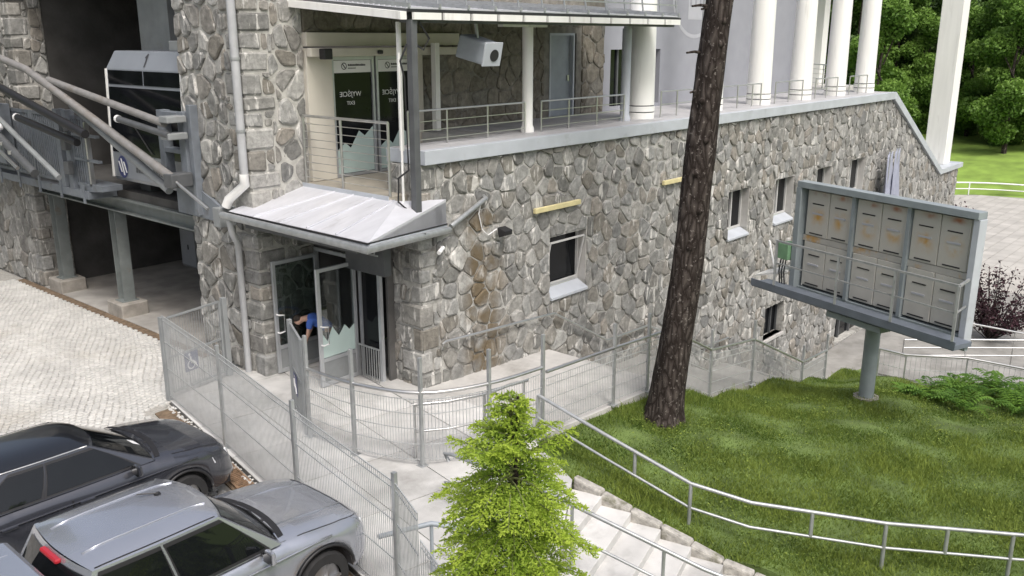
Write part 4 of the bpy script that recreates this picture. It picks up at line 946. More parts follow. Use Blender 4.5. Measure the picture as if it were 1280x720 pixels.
for z in (3.9, 4.5, 4.95): mk('lock_box', MB().box(-2.40, -2.25, 10.05, 10.30, z-.16, z+.16), X['darkgrey'], PF_, bevel=.02)
for z in (4.1, 4.7): mk('end_rail', MB().box(-2.2, -2.1, 8.8, 10.1, z, z+.06), X['machine'], PF_)
mk('end_post', MB().box(-2.2, -2.1, 9.30, 9.38, 3.5, 5.05), X['steel'], PF_)
mk('platform_strut', MB().pipe([(-2.5,14.2,5.1),(-2.5,10.4,3.65)], .07, 8), X['grey'], PF_)
mk('piston', MB().pipe([(-2.6,15.0,5.0),(-2.6,11.6,3.65)], .11, 10), X['darkgrey'], PF_, smooth=True, edge=60)
for t in (.35, .5, .65): mk('piston_clamp', MB().lathe((-2.6, 15.0-3.4*t, 5.0-1.35*t-.07), [(.14,0),(.14,.10)], 12), X['steel'], PF_)
mk('chrome_rod', MB().pipe([(-2.75,14.0,4.35),(-2.7,12.4,3.72)], .05, 8), X['steel'], PF_, smooth=True, edge=60)
mk('control_box', MB().box(-2.5, -2.2, 13.7, 15.6, 3.7, 5.3), X['machine'], PF_, bevel=.02)
mk('round_fitting', MB().pipe([(-2.52,13.55,4.72),(-2.6,13.55,4.72)], .09, 12), X['print_white'], PF_)
def tube(name, label, pts, r, m='tube', tipm=None):
    e_ = empty(name, pts[0], label, 'tube'); mk('tube_shaft', MB().pipe(pts, r, 10), X[m], e_, smooth=True, edge=60)
    if tipm: a, b = Vector(pts[0]), Vector(pts[1]); d = (a-b).normalized()*.06; mk('tube_cap', MB().pipe([a+d, a-d*.3], r*1.15, 10), X[tipm], e_)
    return e_
tube('steel_tube', 'thick pale grey steel boom slanting down to the post by the pillar', [(-2.45,14.5,6.72),(-2.45,11.6,6.25),(-2.42,8.5,5.27),(-2.4,5.0,4.16)], .095)
tube('steel_tube', 'flat dark boom running just under the thick pale boom', [(-2.30,9.6,5.45),(-2.30,5.35,3.84)], .09, 'grey')
tube('steel_tube', 'brownish tube crossing before the cabin windscreen to the upper bracket', [(-2.35,10.6,6.02),(-2.35,5.2,5.28)], .085)
tube('steel_tube', 'short dark tube with a white cap pointing at the windscreen', [(-2.4,7.1,5.27),(-2.4,4.95,5.05)], .075, 'darkgrey', 'print_white')
tube('steel_tube', 'black tube with a white cap above the slatted platform gates', [(-2.55,12.35,5.03),(-2.55,9.0,4.62)], .09, 'black', 'print_white')
tube('steel_tube', 'long black slanting tube in front of the stone bay pillar', [(-2.6,15.0,6.15),(-2.6,8.4,4.86)], .10, 'black')
BR = empty('boom_bracket', (-1.9, 5.5, 3.3), 'blue grey steel bracket frame bolted beside the stone pillar', 'bracket')
fb = MB()
for (a, b) in ((5.95, 6.17), (5.05, 5.30)): fb.box(-2.0, -1.78, a, b, 3.9, 5.5)
fb.box(-2.0, -1.78, 5.30, 5.95, 5.28, 5.48); fb.box(-2.0, -1.78, 5.30, 5.95, 4.6, 4.7); fb.box(-2.0, -1.78, 5.30, 5.95, 3.92, 4.1); mk('bracket_frame', fb, X['machine'], BR, bevel=.01)
mk('tall_post', MB().box(-1.95, -1.76, 4.85, 5.0, 3.3, 5.65), X['machine'], BR, bevel=.01)
mk('side_plate', MB().add([(-1.84,5.9,3.25),(-1.84,3.95,3.22),(-1.84,3.95,3.48),(-1.84,5.3,4.0),(-1.84,5.9,4.0),(-1.76,5.9,3.25),(-1.76,3.95,3.22),(-1.76,3.95,3.48),(-1.76,5.3,4.0),(-1.76,5.9,4.0)], [(0,1,2,3,4),(9,8,7,6,5),(0,5,6,1),(1,6,7,2),(2,7,8,3),(3,8,9,4),(4,9,5,0)]), X['machine'], BR)
mk('end_bracket', MB().box(-2.15, -1.76, 3.7, 3.95, 3.22, 3.62), X['grey'], BR, bevel=.01)
mk('tie_rod', MB().pipe([(-2.4,5.0,4.14),(-2.3,3.85,3.62)], .035, 8), X['steel'], BR, smooth=True, edge=60)
mk('hinge_block', MB().box(-2.5, -2.0, 4.85, 5.2, 3.95, 4.25), X['darkgrey'], BR, bevel=.03)
for z in (4.95, 5.3): mk('bolt_block', MB().box(-2.44, -2.0, 4.9, 5.25, z, z+.14), X['grey'], BR, bevel=.02)

# ------------------------------------------------------------------ fences and handrails
def wires(mb, a, b, z0a, z0b, h, step=.05, wr=.006, hz=(), bow=0.):
    a = Vector((a[0], a[1], 0)); b = Vector((b[0], b[1], 0)); L_ = (b-a).length; n = max(1, int(L_/step))
    d = (b-a).normalized(); nn = Vector((-d.y, d.x, 0))
    for k in range(n+1):
        t = k/n; p = a+(b-a)*t; z = z0a+(z0b-z0a)*t
        s = wr; mb.add([(p.x-d.x*s, p.y-d.y*s, z), (p.x+nn.x*s, p.y+nn.y*s, z), (p.x+d.x*s, p.y+d.y*s, z), (p.x-nn.x*s, p.y-nn.y*s, z),
                        (p.x-d.x*s, p.y-d.y*s, z+h), (p.x+nn.x*s, p.y+nn.y*s, z+h), (p.x+d.x*s, p.y+d.y*s, z+h), (p.x-nn.x*s, p.y-nn.y*s, z+h)], [(0,1,5,4),(1,2,6,5),(2,3,7,6),(3,0,4,7)])
    for q in hz:
        mb.rod((a.x, a.y, z0a+q), (b.x, b.y, z0b+q), .013, .013)
def fence(name, label, pts, post_h, mesh_h, rail=None, post_w=.06, clear=.08, hz=(.1, .55, 1.0), posts=None, m='galv', step=.05, rail_r=.032):
    E = empty(name, pts[0], label, 'fence')
    for i in (posts if posts is not None else range(len(pts))):
        x, y, z = pts[i]; mk('post', MB().box(x-post_w/2, x+post_w/2, y-post_w/2, y+post_w/2, z-.02, z+post_h), X[m], E, bevel=.006)
        mk('post_foot', MB().box(x-.08, x+.08, y-.08, y+.08, z-.01, z+.016), X[m], E)
    for i in range(len(pts)-1):
        a, b = pts[i], pts[i+1]; mb = MB(); wires(mb, a, b, a[2]+clear, b[2]+clear, mesh_h-clear, step, hz=[q-clear for q in hz if q < mesh_h]+[mesh_h-clear-.01])
        mk('wire_panel', mb, X['wire'], E, kind='stuff')
    if rail: mk('top_rail', MB().pipe([(x, y, z+rail) for x, y, z in pts], rail_r, 8), X['steel'], E, smooth=True, edge=60)
    return E
def bez(P, n):
    out = []
    for i in range(len(P)-1):
        p0 = P[max(i-1, 0)]; p1 = P[i]; p2 = P[i+1]; p3 = P[min(i+2, len(P)-1)]
        for k in range(n):
            t = k/n; out.append(tuple(.5*((2*p1[c])+(-p0[c]+p2[c])*t+(2*p0[c]-5*p1[c]+4*p2[c]-p3[c])*t*t+(-p0[c]+3*p1[c]-3*p2[c]+p3[c])*t**3) for c in range(3)))
    return out + [tuple(P[-1])]
fence('mesh_fence', 'straight galvanised mesh fence between parked cars and concrete walkway', [(-3.80,3.34,0),(-4.27,.58,0),(-4.88,-2.41,0),(-5.42,-5.24,0),(-5.75,-6.0,0)], 1.93, 1.80, hz=(.12, .7, 1.25, 1.7), posts=[1, 2, 3])
fence('mesh_fence', 'low end run of mesh fence turning away beside the small conifer', [(-5.76,-6.05,-.3),(-5.95,-6.9,-.6),(-6.15,-7.5,-.9)], 1.75, 1.78, hz=(.12, .7, 1.25, 1.7), posts=[1])
CURVE = bez([(-3.0,-.17,0),(-2.93,-1.35,0),(-2.46,-2.55,0),(-1.4,-3.12,0),(-.19,-3.32,0)], 5)
fence('mesh_fence', 'curved mesh fence with steel handrail around the entrance platform', CURVE, 1.95, 1.22, rail=1.33, posts=[0, 5, 10, 15, 20], hz=(.12, .4, .68, .95))
STEP = [(-.10,-3.33,0),(2.05,-3.33,-.11),(3.3,-3.33,-.19),(4.1,-3.33,-.23),(6.0,-3.36,-1.2),(8.2,-3.36,-1.5),(11.4,-3.36,-3.0),(13.1,-3.36,-3.1)]
fence('mesh_fence', 'mesh fence with tall posts stepping down along the stair flights', STEP, 1.72, 1.10, rail=1.22, posts=[1, 2, 4, 5, 6, 7], hz=(.12, .4, .68, .95), step=.055)
def handrail(name, label, pts, feet=None, mid=None, r=.030, m='steel', foot_z=None, pr=.026):
    E = empty(name, pts[0], label, 'handrail'); mk('top_rail', MB().pipe(pts, r, 8), X[m], E, smooth=True, edge=60)
    if mid:
        for q in mid: mk('middle_rail', MB().pipe([(x, y, z-q) for x, y, z in pts], r*.75, 8), X[m], E, smooth=True, edge=60)
    for (x, y, z0, z1) in feet or []: mk('post', MB().pipe([(x, y, z0), (x, y, z1)], pr, 8), X[m], E, smooth=True, edge=60)
    return E
handrail('handrail', 'wall handrail rising past the lime streaked stones then dropping with stairs', [(.42,-.16,.78),(.40,-.16,.9),(.5,-.16,.93),(4.12,-.16,.70),(6.35,-.16,-.55),(8.3,-.16,-.62),(11.4,-.16,-2.1),(13.1,-.16,-2.2)],
         [(x, -.16, z-.08, z) for x, z in ((1.2,.88),(2.8,.78),(5.2,.1),(7.3,-.58),(9.8,-1.3))])
handrail('handrail', 'inner double handrail following the curve of entrance platform', [(-2.36,-2.24,1.0),(-1.9,-2.62,1.02),(-1.3,-2.92,1.05),(-.75,-3.02,1.08),(-.3,-3.06,1.05)], [(-2.34,-2.26,0,1.0),(-1.3,-2.92,0,1.05),(-.4,-3.05,0,1.05)], mid=(.5,))
tz = [(-.44,-3.42,.90),(-.40,-4.9,.55),(-.16,-6.39,.08),(.15,-7.3,-.06),(1.4,-8.99,-.33),(2.53,-10.55,-.42),(4.2,-12.6,-.6)]
handrail('handrail', 'long pale steel handrail sloping along the lower edge of lawn', tz, [(-.44,-3.42,-.1,.90),(-.16,-6.39,-.82,.08),(1.4,-8.99,-1.25,-.33),(2.53,-10.55,-1.35,-.42)]+[(a, b, c-.43, c) for a, b, c in ((-.30,-5.4,.39),(.72,-8.07,-.18),(1.95,-9.75,-.38))], mid=(.43,), r=.032, pr=.032, m='galv')
handrail('handrail', 'dark steel handrail with hooked end beside garden steps', [(-3.18,-3.92,.80),(-3.2,-3.85,.92),(-3.2,-4.0,.95),(-3.12,-5.6,.93),(-2.38,-7.86,.22),(-1.75,-9.0,-.2)], [(-3.15,-4.6,0,.93),(-2.95,-6.1,-.5,.77),(-2.55,-7.35,-.9,.38),(-2.0,-8.55,-1.2,-.03)], mid=(.48,), m='galv', r=.03)
handrail('handrail', 'short blue grey barrier rail at fence end near conifer', [(-5.3,-4.75,.80),(-4.55,-4.95,.74),(-3.9,-5.9,.62)], [(-4.55,-4.95,0,.74),(-3.9,-5.9,0,.62)], m='bluegrey', r=.035)
# gates
def gate(name, label, a, b, h, sign_t, post_w=.11):
    E = empty(name, (a[0], a[1], 0), label, 'gate'); a = Vector((*a, 0)); b = Vector((*b, 0)); d = (b-a).normalized()
    for p in (a, b): mk('gate_post', MB().box(p.x-post_w/2, p.x+post_w/2, p.y-post_w/2, p.y+post_w/2, 0, h), X['grey'], E, bevel=.01)
    p, q = a+d*.12, b-d*.12
    f = MB()
    for z in (h-.06, h*.5, .14): f.rod((p.x, p.y, z), (q.x, q.y, z), .04, .04)
    for s in (p, q): f.rod((s.x, s.y, .14), (s.x, s.y, h-.06), .04, .04)
    mk('gate_frame', f, X['grey'], E)
    mb = MB(); wires(mb, p, q, .14, .14, h-.2, .06, .006); mk('gate_wires', mb, X['grey'], E, kind='stuff')
    c = p+(q-p)*sign_t; n = Vector((d.y, -d.x, 0))
    if n.dot(Vector((CAM[0]-c.x, CAM[1]-c.y, 0))) < 0: n = -n
    rt = Vector((0, 0, 1)).cross(n)
    def at(u, v, o): return c + rt*u + n*(.03+o) + Vector((0, 0, h*.5-.22+v))
    sp = MB(); sp.hexa([at(-.17,-.2,0), at(.17,-.2,0), at(.17,.2,0), at(-.17,.2,0)], [at(-.17,-.2,.006), at(.17,-.2,.006), at(.17,.2,.006), at(-.17,.2,.006)]); mk('sign_plate', sp, X['print_blue'], E)
    w_ = MB(); k = 16; vs_ = []   # wheelchair pictogram: wheel ring, body, head
    for q_ in range(k):
        t = 2*math.pi*q_/k; vs_ += [at(-.01+.10*math.cos(t), -.07+.10*math.sin(t), .009), at(-.01+.072*math.cos(t), -.07+.072*math.sin(t), .009)]
    w_.add(vs_, [(2*q_, (2*q_+2) % (2*k), (2*q_+3) % (2*k), 2*q_+1) for q_ in range(k)])
    for (u0, v0, u1, v1) in ((-.035,.11,.0,-.04), (.0,-.03,.08,-.04), (.08,-.04,.12,-.15)): 
        a_, b_ = at(u0, v0, .010), at(u1, v1, .010); w_.rod(a_, b_, .03, .03)
    w_.add([at(-.04+.032*math.cos(2*math.pi*q_/8), .15+.032*math.sin(2*math.pi*q_/8), .011) for q_ in range(8)], [tuple(range(8))])
    mk('wheelchair_sign', w_, X['print_white'], E)
gate('gate', 'closed grey mesh gate with wheelchair sign between fence and stone pillar', (-3.79,3.38), (-2.25,3.68), 1.75, .35)
gate('gate', 'open grey mesh gate with wheelchair sign before the glass doors', (-2.42,1.1), (-2.98,-.05), 1.85, .35, .08)

# lower right railings and ramps
rs = mk('ramp', MB().prism([(16.4,-3.4),(18.0,-2.9),(20.2,-6.4),(19.4,-10),(17.0,-9.6)], LOW, -3.45), X['concrete_dark'], kind='structure')
for k in range(7): mk('ramp_step', MB().prism([(18.0+k*.4,-2.9),(18.4+k*.4,-2.9),(20.6+k*.4,-6.4),(20.2+k*.4,-6.4)], LOW, -3.45-.18*(k+1)), X['slab'], rs)
fence('baluster_railing', 'steel railing with thin balusters behind the fern covered bank', [(16.0,-3.95,-3.45),(15.95,-4.78,-3.45),(16.9,-6.3,-3.45),(17.0,-7.9,-3.45),(17.4,-9.4,-3.5)], .98, .92, rail=.98, post_w=.045, hz=(.1, .5), step=.14, rail_r=.035)
handrail('handrail', 'far double rail crossing the ramp in front of dark bush', [(20.6,-3.3,-3.5),(22.1,-5.0,-3.5),(23.5,-6.7,-3.5),(24.5,-8.2,-3.55)], [(20.6,-3.3,-5,-3.5),(22.1,-5.0,-5,-3.5),(23.5,-6.7,-5,-3.5)], mid=(.3, .6), r=.04)
handrail('handrail', 'sloping rail climbing up past dark purple bush', [(22.2,-4.4,-2.9),(25.6,-8.4,-3.9)], [(23.7,-6.2,-5,-3.4)], r=.035)
handrail('handrail', 'curved white rail at far edge of the paved forecourt', bez([(38.5,3.2,-.25),(50,7.5,-3.0),(62,8.8,-4.0),(66,6.5,-4.1),(67.5,2,-4.1),(67.5,-5,-4.1)], 4), [(62,8.8,-5.1,-4.0),(66,6.5,-5.1,-4.1),(67.5,2,-5.1,-4.1)], mid=(.5,), r=.06, pr=.05, m='print_white')
e_ = empty('signpost', (38.2, 1.2, -5), 'slim white pole with bent top beside building end', 'pole'); mk('pole', MB().pipe([(38.2,1.2,-5.0),(38.2,1.2,-1.6),(38.05,1.2,-1.3),(37.8,1.2,-1.25)], .06, 8), X['print_white'], e_)

# ------------------------------------------------------------------ LED screen seen from behind
SG = empty('screen_billboard', (8.1, -6.3, -1.15), 'back of a large outdoor screen on one pole with service catwalk', 'billboard')
sdv = Vector((.342, .94, 0)).normalized(); snv = Vector((-sdv.y, sdv.x, 0))     # snv points to the camera side
if snv.dot(Vector((CAM[0]-8.1, CAM[1]+6.3, 0))) < 0: snv = -snv
def SGP(s, o, z): p = Vector((8.1, -6.3, 0)) + sdv*s + snv*o; return (p.x, p.y, z)
def sbox(name, s0, s1, o0, o1, z0, z1, m, parent=SG, bevel=0):
    return mk(name, MB().hexa([SGP(s0,o0,z0),SGP(s1,o0,z0),SGP(s1,o1,z0),SGP(s0,o1,z0)], [SGP(s0,o0,z1),SGP(s1,o0,z1),SGP(s1,o1,z1),SGP(s0,o1,z1)]), m, parent, bevel=bevel)
mk('pole', MB().pipe([SGP(.12,-.1,-1.4), SGP(.12,-.1,.90)], .17, 16), X['led'], SG, smooth=True, edge=60)
mk('pole_base', MB().lathe(SGP(.12,-.1,-1.25), [(.30,0),(.30,.2)], 8), X['plinth'], SG)
S0, S1 = -2.22, 2.52
sbox('screen_housing', S0+.18, S1-.15, -.20, -.125, 1.0, 3.60, X['darkgrey'])
sbox('top_frame', S0, S1, -.12, .16, 3.55, 3.70, X['led'], bevel=.01); sbox('side_frame', S0-.02, S0+.12, -.12, .12, .92, 3.548, X['fascia'], bevel=.01); sbox('side_frame', S1-.14, S1+.02, -.12, .16, .92, 3.548, X['led'], bevel=.01)  # near side frame takes the paler metal: light on that side put into colour
sbox('bottom_frame', S0+.172, S1-.142, -.12, .04, .94, 1.10, X['led'])
a, b = S0+.18, S1-.15; w3 = (b-a)/3
for i in (1, 2): sbox('mullion', a+w3*i-.045, a+w3*i+.045, -.115, .06, 1.102, 3.546, X['led'])
sbox('cross_rail', a, b, -.115, -.02, 2.26, 2.40, X['panel'])
rr = random.Random(14)
for j, (z0, z1) in enumerate(((1.16, 2.25), (2.41, 3.50))):
    for i in range(6):
        g0 = a+w3*(i//2)+.055+(i % 2)*(w3-.11)/2+.008; g1 = g0+(w3-.11)/2-.016
        pn = sbox('cabinet', g0, g1, -.112, -.02+rr.uniform(0, .012), z0, z1, X['rustpanel'] if j else X['panel_low'], bevel=.012)
        c = (g0+g1)/2
        mb = MB(); mb.hexa([SGP(c-.17,-.018,z1-.32),SGP(c+.17,-.018,z1-.32),SGP(c+.17,.0,z1-.32),SGP(c-.17,.0,z1-.32)], [SGP(c-.17,-.018,z1-.295),SGP(c+.17,-.018,z1-.295),SGP(c+.17,.0,z1-.295),SGP(c-.17,.0,z1-.295)]); mk('vent_slot', mb, X['black'], pn)
        mb = MB(); mb.hexa([SGP(c-.2,-.018,z0+.05),SGP(c+.2,-.018,z0+.05),SGP(c+.2,.0,z0+.05),SGP(c-.2,.0,z0+.05)], [SGP(c-.2,-.018,z0+.075),SGP(c+.2,-.018,z0+.075),SGP(c+.2,.0,z0+.075),SGP(c-.2,.0,z0+.075)]); mk('vent_slot', mb, X['black'], pn)
        mb = MB(); mb.hexa([SGP(c-.16,-.018,z1-.56),SGP(c+.16,-.018,z1-.56),SGP(c+.16,.0,z1-.56),SGP(c-.16,.0,z1-.56)], [SGP(c-.16,-.018,z1-.52),SGP(c+.16,-.018,z1-.52),SGP(c+.16,.0,z1-.52),SGP(c-.16,.0,z1-.52)]); mk('type_label', mb, X['logo'], pn)
for z in (1.4, 2.1, 2.6, 3.2): sbox('hinge', S0+.122, S0+.16, -.02, .05, z, z+.1, X['black'])
X['catwalk'] = mat('catwalk_paint', (.13,.15,.18), .55, var=.12, scale=3); cat = sbox('catwalk', -2.45, 3.2, .17, .75, 1.00, 1.10, X['catwalk']); sbox('catwalk_side', -2.5, 3.2, .75, .78, 1.03, 1.20, X['catwalk'], cat); sbox('catwalk_beam', -.6, .9, -.3, .6, .80, .93, X['led'], cat); sbox('catwalk_beam', -2.4, 3.1, .2, .3, .90, 1.0, X['led'], cat)
rl = mk('catwalk_rail', MB().rod(SGP(-2.42,.77,2.34), SGP(2.43,.77,2.30), .045).rod(SGP(-2.42,.77,2.34), SGP(-2.2,.16,2.34), .045), X['galv'], cat)
mk('catwalk_bar', MB().rod(SGP(-2.42,.77,1.78), SGP(2.43,.77,1.76), .03).rod(SGP(-2.42,.77,1.78), SGP(-2.2,.16,1.78), .03), X['galv'], cat)
for s in (-2.42, -.95, .55, 2.43): mk('catwalk_post', MB().rod(SGP(s,.77,1.20), SGP(s,.77,2.33), .05), X['galv'], cat)
mk('drip_apron', MB().hexa([SGP(2.6,-.25,1.55),SGP(3.7,-.25,1.12),SGP(3.7,.17,1.05),SGP(2.6,.17,1.40)], [SGP(2.6,-.25,1.60),SGP(3.7,-.25,1.17),SGP(3.7,.17,1.10),SGP(2.6,.17,1.45)]), X['white'], cat)
sbox('power_box', 2.56, 2.9, -.15, .25, 1.72, 2.12, X['green'], bevel=.02)
for q in (.0, .08, .16): mk('power_cable', MB().pipe([SGP(2.65+q,.20,1.72), SGP(2.67+q,.22,1.4), SGP(2.62+q,.22,1.1)], .018, 6), X['black'], SG)
mk('loose_conduit', MB().pipe([SGP(3.4,-.2,1.3), SGP(3.75,-.3,1.95)], .025, 6), X['print_white'], SG)

# ------------------------------------------------------------------ small things on the walls
e_ = empty('wall_lamp', (4.27, -.1, 3.2), 'pale yellow bar lamp on stones above the tilted window', 'lamp'); mk('lamp_casing', MB().box(3.42, 5.12, -.16, -.075, 3.19, 3.31), X['yellow'], e_, bevel=.015); mk('lamp_mount', MB().box(3.8, 3.9, -.075, .0, 3.2, 3.28).box(4.7, 4.8, -.075, .0, 3.2, 3.28), X['grey'], e_)
e_ = empty('wall_lamp', (9.4, -.1, 3.2), 'short pale yellow bar lamp on stone wall beside pine trunk', 'lamp'); mk('lamp_casing', MB().box(8.85, 10.1, -.16, -.075, 3.19, 3.31), X['yellow'], e_, bevel=.015); mk('lamp_mount', MB().box(9.3, 9.4, -.075, .0, 3.2, 3.28), X['grey'], e_)
e_ = empty('floodlight', (2.3, -.15, 2.95), 'small black floodlight on stone wall below the slanting spout', 'floodlight')
mk('lamp_head', MB().hexa([(2.16,-.32,2.92),(2.42,-.32,2.92),(2.42,-.16,2.86),(2.16,-.16,2.86)], [(2.16,-.34,3.02),(2.42,-.34,3.02),(2.42,-.12,3.08),(2.16,-.12,3.08)]), X['black'], e_, bevel=.01); mk('arm', MB().rod((2.3,-.14,3.0), (2.3,.0,3.0), .04), X['black'], e_)
mk('cable', MB().pipe([(2.15,-.12,3.05),(1.9,-.09,2.95),(1.72,-.09,3.1),(1.62,-.09,3.45),(1.7,-.09,3.7)], .012, 6), X['print_white'], e_)
e_ = empty('wall_camera', (.45, -.12, 2.9), 'tiny white camera on corner stones under the canopy gutter', 'camera'); mk('camera_body', MB().pipe([(.30,-.22,2.86),(.52,-.12,2.92)], .045, 8), X['print_white'], e_); mk('mount', MB().rod((.5,-.12,2.92), (.52,.0,2.95), .03), X['print_white'], e_)
e_ = empty('projector_housing', (1.5, -.2, 6.75), 'grey box projector with round lens hanging under the terrace roof', 'projector')
# hangs below the eave, lens to the right
c0 = Vector((2.0, .25, 6.78)); dd = Vector((-.02, -.98, -.22)).normalized(); sd_ = Vector((0, 0, 1)).cross(dd).normalized(); uu = dd.cross(sd_)
def PB(a, b, c): return tuple(c0 + dd*a + sd_*b + uu*c)
mk('housing', MB().hexa([PB(-.4,-.24,-.24),PB(.4,-.24,-.22),PB(.4,.24,-.22),PB(-.4,.24,-.24)], [PB(-.36,-.22,.24),PB(.4,-.24,.22),PB(.4,.24,.22),PB(-.36,.22,.24)]), X['bluegrey'], e_, bevel=.04)
mk('front_frame', MB().hexa([PB(.4,-.26,-.24),PB(.44,-.26,-.24),PB(.44,.26,-.24),PB(.4,.26,-.24)], [PB(.4,-.26,.24),PB(.44,-.26,.24),PB(.44,.26,.24),PB(.4,.26,.24)]), X['fascia'], e_, bevel=.01)
mk('lens', MB().pipe([PB(.44,.04,-.02), PB(.455,.04,-.02)], .12, 16), X['black'], e_); mk('hanger', MB().rod(PB(-.05,0,.2), (1.96,.28,7.5), .05), X['galv'], e_)
for i, (x, h, s) in enumerate(((25.4, 1.9, 1), (26.25, 2.15, -1))):
    e_ = empty('draped_flag', (x, -.5, -5), ('lower' if i == 0 else 'taller') + ' pale blue cloth flag hanging folded on pole near stone wall', 'flag')
    mk('flagpole', MB().pipe([(x, -.5, -5.0), (x, -.5, 2.2+h*.25)], .03, 8), X['galv'], e_)
    f = MB(); rows = 10; cols_ = 9; vs_ = []
    for a in range(rows+1):
        t = a/rows; z = 2.15+h*.22-t*(h+.3); wd = .30+.28*t
        for b in range(cols_+1):
            q = b/cols_; vs_.append((x+(q-.5)*2*wd+.08*s*t, -.5-.10*math.sin(q*12+2*t)*(.3+t), z-.05*math.cos(q*9)))
    f.add(vs_, [(a*(cols_+1)+b, a*(cols_+1)+b+1, (a+1)*(cols_+1)+b+1, (a+1)*(cols_+1)+b) for a in range(rows) for b in range(cols_)])
    o = mk('cloth', f, X['flag'], e_, smooth=True); sm = o.modifiers.new('thick', 'SOLIDIFY'); sm.thickness = .01

